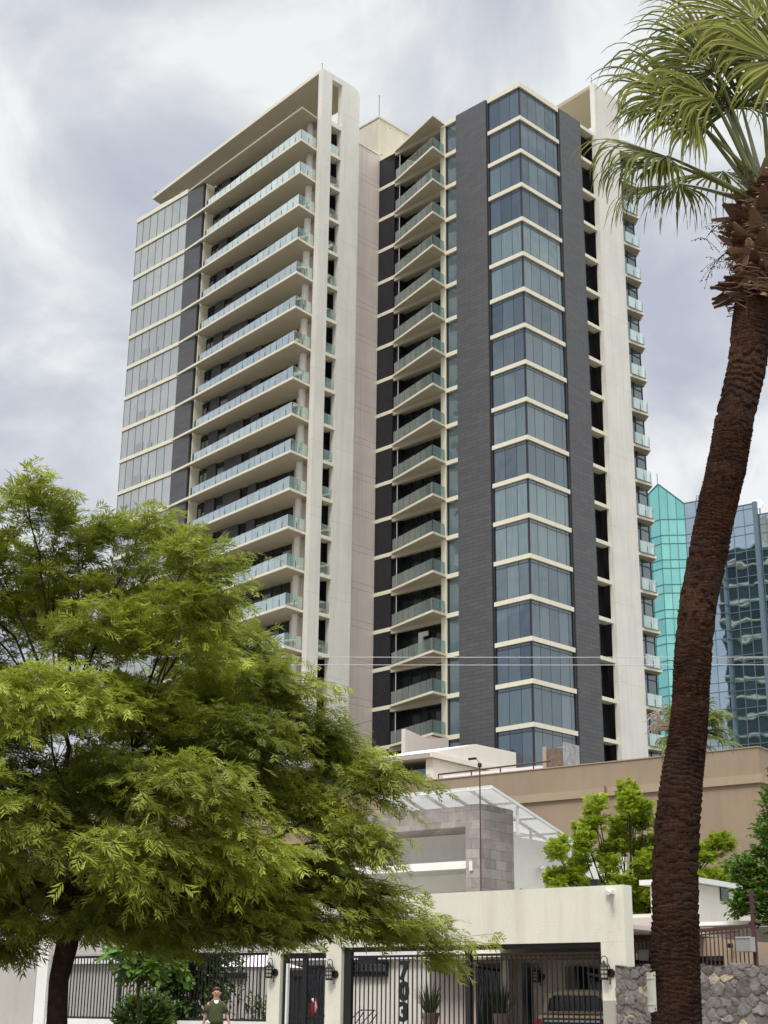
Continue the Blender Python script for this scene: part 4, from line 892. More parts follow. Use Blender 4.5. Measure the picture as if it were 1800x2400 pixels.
cu = bpy.data.curves.new('t', 'FONT'); cu.body = 'V /08V/ II'; cu.size = 0.17; cu.extrude = 0.004; cu.offset = 0.006; cu.align_x = 'CENTER'
o = bpy.data.objects.new('tmp', cu); COL.objects.link(o); me = bpy.data.meshes.new_from_object(o.evaluated_get(bpy.context.evaluated_depsgraph_get())); bpy.data.objects.remove(o)
me.materials.clear(); me.materials.append(MATS['steel']); n = bpy.data.objects.new('tailgate_lettering', me); COL.objects.link(n); n.parent = g; n.location = (0.0, -0.036, 1.04); n.rotation_euler = (R(90), 0, 0)
for sx in (-1, 1): q = MB(); q.box(sx * .93, sx * .76, -0.02, 0.10, .95, 1.28); q.build('tail_light', 'car_red', CA)
q = MB(); q.box(-.93, .93, -.12, 0.0, .35, .55); q.build('bumper', 'car_dark', CA)
for sx in (-1, 1):
    for yy in (.75, 3.1): q = MB(); q.tube([(sx * .72, yy, .36), (sx * .96, yy, .36)], .36, 20); w = q.build('wheel', 'rubber', CA); q = MB(); q.tube([(sx * .9, yy, .36), (sx * .97, yy, .36)], .2, 14); q.build('rim', 'steel', w)

# fieldstone wall, right neighbour
ST = SE('fieldstone_wall', 'grey irregular fieldstone garden wall on both sides of the palm trunk', 'wall')
q = MB(); q.box(0.30, 8.3, -0.02, 0.30, 0, 2.30); q.build('wall_core', 'fieldstone', ST)
_x = np.arange(0.27, 8.33, 0.018); _z = np.arange(0.9, 2.36, 0.018); GX, GZ = np.meshgrid(_x, _z)
cxs, czs = [], []
for i in range(int(8.4 / .25) + 1):
    for j in range(int(1.7 / .175) + 1): cxs.append(.22 + i * .25 + (.125 if j % 2 else 0) + RNG.uniform(-.11, .11)); czs.append(.8 + j * .175 + RNG.uniform(-.08, .08))
cxs, czs = np.array(cxs), np.array(czs); nst = len(cxs); asp = RNG.uniform(.8, 1.9, nst)
wx = GX + 0.02 * np.sin(GZ * 23 + 2 * np.sin(GX * 9)) ; wz = GZ + 0.018 * np.sin(GX * 27 + 3 * np.sin(GZ * 11))
D = np.sqrt((wx[..., None] - cxs) ** 2 + ((wz[..., None] - czs) * asp) ** 2); idx = np.argsort(D, -1)[..., :2]
d1 = np.take_along_axis(D, idx[..., :1], -1)[..., 0]; d2 = np.take_along_axis(D, idx[..., 1:2], -1)[..., 0]; sid = idx[..., 0]
eg = np.clip((d2 - d1) / .022, 0, 1); eg = eg * eg * (3 - 2 * eg)
hst = RNG.uniform(.02, .06, nst); tx_, tz_ = RNG.uniform(-.22, .22, nst), RNG.uniform(-.22, .22, nst)
rough_ = np.array([noise.noise(Vector((x * 9, 1.7, z * 9))) + .5 * noise.noise(Vector((x * 31, 4.1, z * 31))) for x, z in zip(GX.ravel(), GZ.ravel())]).reshape(GX.shape)
dep = eg * (hst[sid] + tx_[sid] * (GX - cxs[sid]) + tz_[sid] * (GZ - czs[sid]) + .018 * rough_)
topcut = 2.315 + .03 * np.sin(cxs[sid] * 7) 
GZc = np.minimum(GZ, topcut + .01 * rough_)
Vs = np.stack([GX, -0.02 - dep, GZc], -1).reshape(-1, 3); nr, nc = GX.shape
I = (np.arange(nr - 1)[:, None] * nc + np.arange(nc - 1)[None, :]); F = np.stack([I, I + 1, I + nc + 1, I + nc], -1).reshape(-1, 4)
tst = np.where(RNG.random(nst) > .95, 1.0, RNG.uniform(0, .7, nst)); eg_f = eg[:-1, :-1].reshape(-1); T_ = tst[sid[:-1, :-1].reshape(-1)]
m, nt, b, _ = newmat('field_stone_face')
t_a = tintattr(nt); cc = mixc(nt, t_a, (0.15, 0.132, 0.122), (0.37, 0.33, 0.295)); cc = mixc(nt, mth(nt, 'GREATER_THAN', t_a, 0.9), cc, (0.55, 0.46, 0.32))
cc = mixc(nt, mth(nt, 'MULTIPLY', noisef(nt, objco(nt), 13, 6, 0.65), 0.6), cc, (0.085, 0.072, 0.070)); nt.links.new(cc, b.inputs['Base Color']); b.inputs['Roughness'].default_value = 0.85
bump(nt, b, noisef(nt, objco(nt), 40, 5), 0.5, 0.01)
sf = npmesh('stone_face', Vs, F, T_, 'field_stone_face', ST); sf.data.polygons.foreach_set('use_smooth', [True] * len(sf.data.polygons))
NH = SE('flat_roof_neighbour', 'white flat-roofed house with a small square window behind the palm trunk', 'house')
q = MB(); q.box(-2.1 - 0.05, 2.6, 7.9, 12.0, 4.56, 4.70) if False else None
q = MB(); q.prism([(-3.3, 7.8), (-1.62, 7.8), (-1.62, 11.4), (-3.3, 11.4)], 4.56, 4.69); q.build('roof_slab', 'white_paint', NH)
q = MB(); q.box(-3.1, -1.78, 8.0, 10.2, 0, 4.55); q.build('upper_wall', 'white_house', NH)
q = MB(); q.box(-1.80, -1.74, 9.3, 9.75, 4.22, 4.54); q.build('window', 'glass_black', NH)
q = MB(); q.box(-1.86, -1.70, 10.3, 15.0, 0, 4.18); q.build('garden_wall', 'white_house', NH)
q = MB(); q.box(-6, 9, 15.1, 15.4, 0, 4.0); q.build('rear_wall', 'white_house', NH)
q = MB(); q.box(-7.4, -3.3, 10.0, 10.3, 0, 4.0); q.build('left_wall', 'white_house', NH)
q = MB(); q.box(-6.0, -3.35, 9.9, 9.99, 3.35, 3.5); q.build('window', 'glass_black', NH)
for (x0, x1) in ((-5.6, -3.9),): q = MB(); q.box(x0, x1, 9.93, 10.0, 3.6, 3.9); q.build('pale_tiles', 'pinkish_plaster', NH)
q = MB(); q.box(-1.6, 4.0, 6.0, 6.3, 0, 3.35); q.build('lower_wall', 'white_house', NH)
q = MB(); q.box(-1.6, 4.2, 5.2, 6.0, 3.36, 3.44); q.build('eave', 'white_paint', NH)
q = MB(); q.box(1.9, 6, 5.0, 5.2, 2.2, 3.1); q.build('end_wall', 'white_plaster', NH)
q = MB(); q.box(1.9, 7, 9.0, 9.2, 2.2, 4.0); q.build('end_wall', 'white_plaster', NH)
q = MB(); q.box(2.0, 7, 8.9, 8.99, 3.45, 3.75); q.build('tile_strip', 'red_tile', NH)
TW2 = SE('tan_garage_panel', 'tan sheet wall behind the brown bars above the stone wall', 'wall')
q = MB(); q.slabwall([(0.7, 2.0), (0.7, 3.0), (2.1, 2.86), (2.1, 2.0)], 'y', 4.0, 4.1); q.build('panel', 'tan_band', TW2)
q = MB(); q.box(-2.2, 0.699, 4.0, 4.1, 2.64, 3.02); q.build('panel', 'tan_band', TW2)
q = MB(); q.box(-2.4, 2.3, 4.3, 4.4, 0, 2.66); q.build('dark_opening', 'glass_black', TW2)
BF = SE('brown_barred_pergola', 'brown iron bars under a sloping beam above the stone wall', 'fence')
q = MB(); q.bar((-1.35, 3.0, 3.00), (1.95, 3.0, 3.20), 0.06, 0.07); q.build('beam', 'brown_iron', BF)
q = MB(); q.bar((-1.35, 3.0, 2.90), (1.6, 3.0, 3.09), 0.03, 0.03); q.build('beam', 'brown_iron', BF)
x = -1.2
while x < 1.75:
    q = MB(); q.box(x - .010, x + .010, 2.99, 3.01, 1.9, 3.0 + (x + 1.35) * .06); q.build('bar', 'brown_iron', BF); x += 0.095
q = MB(); q.box(1.86, 1.94, 2.96, 3.04, 1.9, 3.9); q.build('corner_post', 'brown_iron', BF)
for z_ in (3.25, 3.45, 3.65, 3.8): q = MB(); q.tube([(1.80, 3, z_), (2.0, 3, z_)], 0.03, 8); q.build('insulator', 'black_iron', BF)
ACU = SE('utility_box', 'pale grey box at the right end of the brown bars', 'box', 1.78, 2.8, 2.66)
q = MB(); q.box(-.17, .17, -.12, .12, 0, .30); q.build('cabinet', 'steel', ACU, bevel=0.01)
q = MB(); q.box(-.16, .16, -.125, -.121, 0.25, .27); q.build('lid_seam', 'grey_metal', ACU)
SPL = SE('spot_lamp', 'small dark spotlight hanging on the tan wall behind brown bars', 'lamp', 0.95, 3.9, 2.84)
q = MB(); q.tube([(0, 0, 0), (0, -.1, 0.0)], 0.05, 10); q.build('lamp_head', 'black_iron', SPL); q = MB(); q.tube([(0, .05, .06), (0, 0, 0)], 0.015, 6); q.build('bracket', 'black_iron', SPL)
MT = SE('meter_box', 'small grey meter box on the tan wall beside the cream house corner', 'box', -1.05 + 0.4, 2.9, 2.52)
q = MB(); q.box(-.09, .09, -.06, .06, 0, .22); q.build('cabinet', 'steel', MT); q = MB(); q.tube([(-.16, 0, .02), (-.16, 0, .16)], 0.03, 8); q.build('meter', 'white_metal', MT)
RR = SE('rusty_rod', 'thin rusty rod standing left of the flat-roofed house', 'rod', -4.05, 7.0, 3.2)
q = MB(); q.tube([(0, 0, 0), (-0.05, 0, 1.5)], 0.012, 6); q.build('rod', 'rust_rod', RR)

# left boundary wall
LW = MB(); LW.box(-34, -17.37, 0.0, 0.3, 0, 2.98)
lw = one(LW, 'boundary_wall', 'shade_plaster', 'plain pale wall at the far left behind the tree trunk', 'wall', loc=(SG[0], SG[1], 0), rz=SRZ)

# two overhead wires
for k_, (z0_, lab) in enumerate(((12.30, 'upper of two thin overhead wires crossing in front of the tower'), (12.045, 'lower of two thin overhead wires crossing in front of the tower'))):
    q = MB(); pts = []
    for i in range(41):
        x = -60 + 3 * i; pts.append((x, 46.5, z0_ + 0.00016 * (x - 2) ** 2 + 0.0105 * x * (1 if k_ == 0 else 1.0)))
    q.tube(pts, 0.010, 6); one(q, 'overhead_wire', 'wire_mat', lab, 'wire', 'overhead wires')

# ------------------------------------------------------------------ VEGETATION
def norm(a): return a / np.maximum(np.linalg.norm(a, axis=-1, keepdims=True), 1e-9)
def pinnate(base, dirs, nrm, L, tint, K=6, lw=0.055, ll=0.27, ang=0.75, droop=0.25):
    """feathery compound leaves: K pairs of slim leaflets along a drooping rachis; returns verts, quads, tint"""
    n = len(base); side = norm(np.cross(dirs, nrm)); nrm = norm(np.cross(side, dirs))
    V = []; T = []
    down = np.array([0, 0, -1.0])
    for k_ in range(K):
        t = 0.12 + 0.88 * (k_ + 0.5) / K
        p = base + dirs * (L * t)[:, None] + down * (L * droop * t * t)[:, None]
        for sg in (-1, 1):
            ld = norm(dirs * (1 - ang * 0.6) + side * sg * ang + down * 0.15 + RNG.normal(0, 0.13, (n, 3)))
            wl_ = norm(np.cross(ld, nrm)) * (L * lw)[:, None] * 0.5; lv = ld * (L * ll * (1.15 - 0.6 * abs(t - 0.5)))[:, None]
            V.append(np.stack([p, p + lv * 0.45 + wl_, p + lv, p + lv * 0.45 - wl_], 1)); T.append(tint)
    # rachis tip leaflet
    p = base + dirs * (L * 0.9)[:, None] + down * (L * droop * 0.8)[:, None]; wl_ = side * (L * lw)[:, None] * .5
    V.append(np.stack([p, p + dirs * (L * .15)[:, None] + wl_, p + dirs * (L * .32)[:, None], p + dirs * (L * .15)[:, None] - wl_], 1)); T.append(tint)
    V = np.concatenate(V).reshape(-1, 3); T = np.concatenate(T); F = np.arange(len(V)).reshape(-1, 4)
    return V, F, T
def broad(base, dirs, nrm, L, tint, w=0.55):
    side = norm(np.cross(dirs, nrm)); nrm = norm(np.cross(side, dirs)); Lc = L[:, None]
    a = base; m_ = base + dirs * Lc * .5 - nrm * Lc * .06; b_ = base + dirs * Lc * .95 - nrm * Lc * .02
    V = np.stack([a, m_ + side * Lc * w * .5 + nrm * Lc * .08, b_, m_], 1); V2 = np.stack([a, m_, b_, m_ - side * Lc * w * .5 + nrm * Lc * .08], 1)
    V = np.concatenate([V, V2]).reshape(-1, 3); return V, np.arange(len(V)).reshape(-1, 4), np.concatenate([tint, tint])
class Leaves:
    def __init__(s): s.V = []; s.F = []; s.T = []; s.n = 0
    def add(s, VFT):
        V, F, T = VFT; s.V.append(V); s.F.append(F + s.n); s.T.append(T); s.n += len(V)
    def build(s, name, mat, parent=None): return npmesh(name, np.concatenate(s.V), np.concatenate(s.F), np.clip(np.concatenate(s.T), 0, 1), mat, parent)
def twigs(center, rad, n, origin, L=(0.35, 0.7), up=0.15, out=1.0, shell=0.55):
    """twig starts and directions inside an ellipsoid, pointing away from the crown's own centre"""
    d = norm(RNG.normal(0, 1, (n, 3))); r = (shell + (1 - shell) * RNG.random(n)) ** 1.0; r = np.where(RNG.random(n) < .35, RNG.random(n), r)
    p = np.array(center) + d * r[:, None] * np.array(rad)
    dr = norm(norm(p - np.array(origin)) * out + norm(d * np.array(rad)) * 0.5 + RNG.normal(0, 0.35, (n, 3)) + np.array([0, 0, up]))
    return p, dr, RNG.uniform(L[0], L[1], n)
def leafy_twigs(lv, wood, p, d, L, per, leafL, mode, tbase, droop=0.35, wood_r=0.004, wind=(0, 0, 0), **kw):
    n = len(p); down = np.array([0, 0, -1.0]); W = np.array(wind)
    ttw = tbase + RNG.normal(0, 0.10, n)
    for j in range(per):
        t = (j + RNG.random(n)) / per
        b = p + d * (L * t)[:, None] + down * (L * droop * t * t)[:, None] + W * (L * t * t)[:, None]
        tan = norm(d + down * (2 * droop * t)[:, None] + W * (2 * t)[:, None])
        sd = norm(np.cross(tan, np.array([0, 0, 1.0])) + 1e-6) * np.where(RNG.random(n) < .5, -1, 1)[:, None]
        ld = norm(tan * 0.75 + sd * 0.65 + down * 0.15 + RNG.normal(0, 0.22, (n, 3)))
        nn = norm(np.array([0, 0, 1.0]) + RNG.normal(0, 0.45, (n, 3)))
        LL = RNG.uniform(leafL[0], leafL[1], n)
        tt = ttw + RNG.normal(0, 0.07, n) + 0.10 * (t - .5)
        lv.add(mode(b, ld, nn, LL, tt, **kw))
    if wood is not None:
        for i in range(n):
            P_ = [p[i] + d[i] * L[i] * t + down * L[i] * droop * t * t + W * L[i] * t * t for t in (0, .35, .7, 1.0)]
            wood.tube(P_, [wood_r, wood_r * .8, wood_r * .6, wood_r * .3], 3, caps=False)

# --- mesquite-like tree on the left
MQ = empty('feathery_tree', (-4.75, 23.0, 0), 0, 'large feathery green tree spreading over the left half in front of the cream house', 'tree')
CL = [(-5.80,22.32,9.32,0.72,0.46),(-5.03,23.11,9.01,0.81,0.47),(-3.96,22.66,8.87,0.73,0.40),(-5.50,23.27,8.31,1.02,0.61),(-4.23,23.33,8.12,1.02,0.61),(-3.11,21.87,7.92,0.57,0.45),(-2.73,21.73,7.20,0.70,0.38),(-5.98,23.88,7.37,0.90,0.63),(-4.46,22.37,6.87,0.98,0.59),(-3.30,22.31,6.73,0.98,0.52),(-2.43,24.29,7.14,0.78,0.42),(-1.53,22.92,6.20,0.67,0.37),(-2.78,23.87,6.25,1.04,0.56),(-4.01,22.94,5.77,1.07,0.60),(-5.45,23.36,5.83,1.02,0.61),(-1.64,22.09,5.31,0.90,0.45),(-0.78,23.35,5.61,0.75,0.37),(-0.23,23.96,5.23,0.70,0.35),(0.25,23.06,4.83,0.54,0.24),(-1.32,23.63,4.76,1.03,0.48),(-2.81,23.45,4.92,1.09,0.55),(-4.00,21.87,4.42,1.02,0.57),(-5.68,23.67,4.52,0.90,0.62),(-0.48,23.24,4.38,0.75,0.37),(-0.01,22.48,3.91,0.46,0.33),(-1.69,21.78,3.69,0.95,0.44),(-0.62,23.95,3.60,0.84,0.35),(0.19,22.93,3.07,0.67,0.27),(0.73,23.57,2.67,0.48,0.24),(-3.35,23.98,3.64,1.12,0.56),(-4.61,23.56,3.32,1.03,0.48),(-5.81,24.09,3.35,0.77,0.49),(-2.11,22.73,2.91,0.93,0.40),(-1.00,23.78,2.79,0.83,0.31),(-0.06,22.86,2.62,0.70,0.16),(1.02,24.13,2.22,0.40,0.22),(-3.42,23.99,2.58,0.91,0.35),(-4.05,21.95,2.62,0.60,0.25),(-5.13,22.05,2.62,0.50,0.25),(-2.30,22.26,2.49,0.58,0.20),(-1.55,24.21,2.52,0.56,0.20),(-5.53,22.83,2.34,0.40,0.20),
      # the far and near sides of the crown
      (-7.4,23.4,8.6,1.2,0.7),(-7.6,22.6,6.8,1.2,0.8),(-7.5,23.6,4.8,1.2,0.8),(-7.2,23.0,3.2,1.1,0.6),(-4.6,25.6,6.3,1.2,0.7),(-3.2,25.8,4.9,1.2,0.6),(-5.6,25.6,4.6,1.2,0.7),(-2.2,25.2,3.7,1.1,0.5),(-4.4,25.9,3.5,1.2,0.5),(-4.9,20.9,5.5,1.0,0.55),(-3.6,20.9,3.5,0.9,0.4),(-2.6,20.9,4.4,0.9,0.4),(-5.4,20.8,3.9,0.9,0.5),
      (-5.8,24.8,3.1,1.2,0.45),(-4.3,24.9,2.9,1.1,0.4),(-3.0,25.0,2.9,1.1,0.4),(-3.6,22.3,3.0,1.0,0.4),(-5.9,22.0,3.3,1.0,0.5),(-2.6,23.4,3.1,1.0,0.4),(-6.9,24.6,3.6,1.1,0.6),(-4.6,24.4,5.0,1.1,0.6),(-3.3,24.6,5.4,1.1,0.6),(-6.6,24.6,5.6,1.1,0.7),(-1.7,24.6,3.3,0.9,0.35),(-6.4,22.2,2.6,0.8,0.35),(-6.9,23.2,7.6,.9,.55),(-6.6,22.4,5.9,1.0,.6),(-6.9,24.0,6.4,1.0,.6),(-6.7,22.9,8.7,.8,.5),(-6.5,22.2,4.6,1.0,.5),(-5.9,24.3,7.9,.9,.5),(-4.9,24.2,7.2,.9,.5)]
ORG = (-4.75, 23.2, 3.2)
lv = Leaves(); wood = MB()
loc0 = np.array([-4.75, 23.0, 0.0])
for i, (x, y, z, rx, rz) in enumerate(CL):
    top = z > 6.9; rx, rz = rx * .88, rz * .88
    if x > -1.8: x -= 0.72 if 2.7 < z < 5.7 else 0.40
    elif -3.2 < x and 4.2 < z < 7.5: x -= 0.28
    if z > 8: z -= 0.30
    n = int(92 * (rx / 0.9) * (rz / .5) * (0.80 if top else 1.45 if z < 6.3 else 1.15)) + (18 if x < .3 else 2); low = z < 3.4
    c_ = np.array([x, y, z]); edge_ = x > -1.2
    p, d, L = twigs(c_ - loc0, (rx, min(rx, 1.0) * 0.95, rz), n, np.array(ORG) - loc0, L=(0.30, 0.62) if not edge_ else (0.30, 0.62), up=0.30 if top else 0.05, shell=0.45, out=1.3)
    tb = random.choice([0.12, 0.30, 0.42, 0.5, 0.62, 0.85, 0.35]) + (0.08 if top else 0)
    if x > -3.2 and y < 24.5:                     # long loose sprays reaching out to the right
        ns = 9 if x < -1.2 else 13 if x < .3 else 4
        ps = (c_ - loc0) + RNG.uniform(-1, 1, (ns, 3)) * np.array([rx * .8, rx * .6, rz * .9]) + np.array([rx * .2, 0, 0]); ds = norm(np.stack([np.full(ns, 1.0), RNG.uniform(-.5, .4, ns), RNG.uniform(-.22, .30, ns)], 1))
        if low: ps[:, 2] = np.maximum(ps[:, 2], 2.45)
        leafy_twigs(lv, wood, ps, ds, RNG.uniform(.6, 1.0, ns), 13, (0.14, 0.23), pinnate, tb + .1, droop=0.12 if low else 0.28, wood_r=0.005, K=5, lw=0.11, ll=0.50, ang=0.55, wind=(0.15, 0, 0))
    if low:
        d[:, 2] = np.maximum(d[:, 2], -0.05); keep = (p[:, 2] > 2.38 + .25 * math.sin(x * 7 + y * 3)) | (p[:, 0] > 5.3); p, d, L = p[keep], d[keep], L[keep] * .8
    leafy_twigs(lv, wood, p, d, L, 7, (0.16, 0.28), pinnate, tb, droop=0.12 if low else 0.38, wood_r=0.003, K=5, lw=0.095, ll=0.60, ang=0.48, wind=(0.38, 0, -0.05))
cr_ = lv.build('crown', 'leaf_mesquite', MQ)
wood.build('twigs', 'twig_bark', cr_)
def branch(q, a, b_, r0, r1, sag=0.0, n=8, jit=0.06, seg=7):
    a = Vector(a); b_ = Vector(b_); pts = []; L = (b_ - a).length
    for i in range(n + 1):
        t = i / n; p_ = a.lerp(b_, t) + Vector((0, 0, math.sin(t * math.pi) * sag * L)); 
        if 0 < i < n: p_ += Vector((random.uniform(-1, 1), random.uniform(-1, 1), random.uniform(-1, 1))) * jit * L * .35
        pts.append(p_)
    q.tube(pts, [r0 + (r1 - r0) * (i / n) for i in range(n + 1)], seg)
    return pts
q = MB(); q.tube([(-0.02, 0, 0), (0.02, 0, .6), (-0.02, 0, 1.3), (-.04, 0.02, 1.8), (0.04, 0.03, 2.3), (0.05, 0.05, 2.9), (0.1, 0.1, 3.6)], [.27, .19, .155, .15, .17, .19, .13], 12)
limbs = [(-.3, .2, 5.6), (.9, -.3, 5.2), (1.9, .5, 4.2), (-1.2, .4, 4.6), (2.4, -.4, 3.4), (.4, 1.8, 4.6), (.2, -1.4, 4.0), (-1.6, -.6, 3.6)]
ends = []
for l_ in limbs:
    pp = branch(q, (0.05, 0.05, 2.7 + random.uniform(-.3, .5)), l_, .075, .032, 0.08); ends += pp[4:]
for (x, y, z, rx, rz) in CL:
    t_ = Vector((x + 4.75, y - 23.0, z)); s_ = min(ends, key=lambda e_: (e_ - t_).length + (2 if e_.z > t_.z + .5 else 0))
    pp = branch(q, s_, t_, .026, .009, 0.05, 7)
    for k_ in range(6):
        a = random.choice(pp[3:]); dv = Vector((random.uniform(-1, 1) * rx, random.uniform(-.8, .8) * rx, random.uniform(-.6, .8) * rz)) * 0.9
        branch(q, a, t_ + dv, .008, .003, 0.04, 4, seg=4)
q.build('trunk', 'bark', MQ, True)

# --- generic clumpy tree
def clump_tree(name, label, cat, loc, trunk_h, clumps, leafm, leafL, mode, per, dens, tb, group=None, L=(0.25, 0.5), up=0.3, droop=0.2, tr=0.12, **kw):
    t_ = empty(name, loc, 0, label, cat, group); lv = Leaves(); q = MB()
    q.tube([(0, 0, 0), (0.05, 0, trunk_h * .5), (0, 0, trunk_h)], [tr, tr * .8, tr * .7], 9)
    for (x, y, z, rx, ry, rz) in clumps:
        c_ = np.array([x, y, z], float); vol = (rx * ry * rz) ** (1 / 3.)
        p, d, LL = twigs(c_, (rx, ry, rz), int(dens * vol * vol) + 6, (0, 0, trunk_h), L=L, up=up)
        leafy_twigs(lv, None, p, d, LL, per, leafL, mode, tb + random.uniform(-.18, .18), droop=droop, **kw)
        branch(q, (0, 0, trunk_h * random.uniform(.8, 1)), (x, y, z), tr * .35, .012, .05, 6, seg=5)
    c2 = lv.build('crown', leafm, t_); q.build('trunk', 'bark', t_, True)
    return t_
# lime tree between the stone house and the neighbour: upright brush-like branches
cl = []
for (x, z, l_, a_) in ((5.15,5.0,.7,100),(5.3,5.9,.7,60),(5.8,5.3,.9,70),(6.0,6.2,1.0,80),(6.35,6.9,.9,85),(6.75,5.7,1.0,75),(7.15,6.3,1.1,85),(7.3,7.35,.9,80),(7.75,6.9,.8,70),(7.7,5.6,1.1,90),(8.3,6.4,1.1,55),(8.9,7.0,.8,50),(8.6,5.9,.8,40),(9.15,5.6,.9,30),(9.8,6.0,1.0,30),(9.5,5.0,.9,20),(5.9,4.5,.8,60),(6.8,4.7,1.0,60),(7.8,4.6,1.0,90),(8.7,4.9,1.0,60),(6.4,3.9,.9,90),(7.4,3.8,1.0,90),(5.4,4.1,.6,120),(9.4,4.3,.8,40)):
    for k_ in (-.3, 0.0, .3):
        cl.append((x - 7.2 + math.cos(R(a_)) * k_ * l_, random.uniform(-.7, .7), z + math.sin(R(a_)) * k_ * l_, .18 + .07 * l_, .28, .20 + .07 * l_))
for k_ in range(14): cl.append((random.uniform(-1.6, 2.0), random.uniform(-.5, .9), random.uniform(3.4, 4.9), .5, .5, .4))
clump_tree('lime_green_tree', 'lime green tree with brush-like branches between the white houses and tan wall', 'tree', (7.2, 44, 0), 2.8, cl, 'leaf_lime', (0.15, 0.26), pinnate, 6, 330, 0.55, L=(0.12, 0.26), up=0.7, droop=0.15, K=5, lw=0.20, ll=0.38)
# dark tree at the right edge
cl = [(-.55,0,4.0,.6,.6,.5),(-.1,.2,4.6,.6,.6,.5),(.0,.1,5.3,.55,.6,.5),(.15,0,6.0,.5,.6,.45),(.35,0,6.7,.45,.5,.5),(.75,.2,7.2,.3,.4,.3),(.9,0,5.0,.8,.7,.8),(1.0,0,6.2,.8,.7,.8),(.6,-.2,3.9,.7,.6,.5),(-.15,-.2,3.55,.6,.5,.35),(1.6,.1,4.2,.9,.8,.9),(1.6,.1,7.0,.7,.7,.6),(-.9,.1,4.55,.35,.4,.25),(-.85,0,3.75,.35,.35,.2),(.2,0,3.2,.4,.4,.3)]
clump_tree('dark_green_tree', 'dark glossy leafed tree cut by the right edge above the neighbour house', 'tree', (9.15, 34, 0), 3.0, cl, 'leaf_bright', (0.09, 0.16), broad, 7, 800, 0.45, L=(0.15, 0.35), up=0.1, droop=0.3, w=0.6)
# round shrub in front of the fence
cl = [(0,0,.9,.62,.55,.62),(-.26,-.1,1.15,.36,.36,.3),(.26,0,1.2,.36,.36,.28),(0,-.2,1.3,.36,.36,.26),(.4,0,.75,.3,.36,.45),(-.42,0,.75,.28,.36,.45)]
clump_tree('round_shrub', 'round dense dark green shrub on the pavement before the barred fence', 'shrub', (-5.42, 35.9, 0.1), 0.5, cl, 'leaf_dark', (0.13, 0.20), broad, 6, 420, 0.35, L=(0.1, 0.25), up=0.7, droop=-0.1, tr=0.05, w=0.42)
# ivy-like dark tree behind the fence, bright broad-leaved one beside it
cl = [(0,0,2.4,.8,.6,.5),(-.7,0,2.5,.6,.5,.45),(.5,0,2.0,.5,.5,.45),(.15,0,1.5,.45,.4,.4),(-.3,0,1.2,.4,.4,.5),(.7,.1,2.6,.5,.4,.3),(-1.2,0,2.5,.5,.5,.4),(-.2,.1,1.9,.6,.5,.4)]
clump_tree('climbing_plant', 'dark green creeping plant hanging over the barred fence', 'plant', (-4.85, 38.4, 0), 1.6, cl, 'leaf_dark', (0.10, 0.17), broad, 8, 620, 0.25, L=(0.15, 0.4), up=-0.1, droop=0.6, tr=0.06)
cl = [(0,0,2.55,.45,.4,.18),(.5,0,2.5,.4,.35,.15),(-.45,0,2.6,.35,.35,.15),(.2,-.1,2.3,.35,.3,.12),(.75,0,2.3,.25,.3,.10)]
clump_tree('broad_leaf_tree', 'young tree with large bright oval leaves under the feathery tree', 'tree', (-5.35, 34.2, 0), 2.2, cl, 'leaf_bright', (0.20, 0.30), broad, 5, 120, 0.6, L=(0.15, 0.3), up=0.0, droop=0.5, tr=0.035, w=0.62)
cl = [(0,0,1.0,.35,.3,.35),(.3,0,.9,.3,.3,.3)]
clump_tree('low_shrub', 'small dark shrub behind the fence right of the walking person', 'shrub', (-3.0, 38.6, 0.4), 0.3, cl, 'leaf_dark', (0.08, 0.13), broad, 6, 300, 0.45, L=(0.1, 0.3), up=0.4, droop=0.1, tr=0.03)
cl = [(0,0,1.6,.22,.2,.5),(.05,0,2.2,.2,.2,.3),(0.1,0,1.0,.2,.2,.3)]
clump_tree('thin_climber', 'thin sparse climber on the wall behind the walking person', 'plant', (-3.55, 39.2, 0.2), 1.0, cl, 'leaf_dark', (0.05, 0.09), broad, 5, 160, 0.3, L=(0.1, 0.3), up=0.4, droop=0.1, tr=0.02)

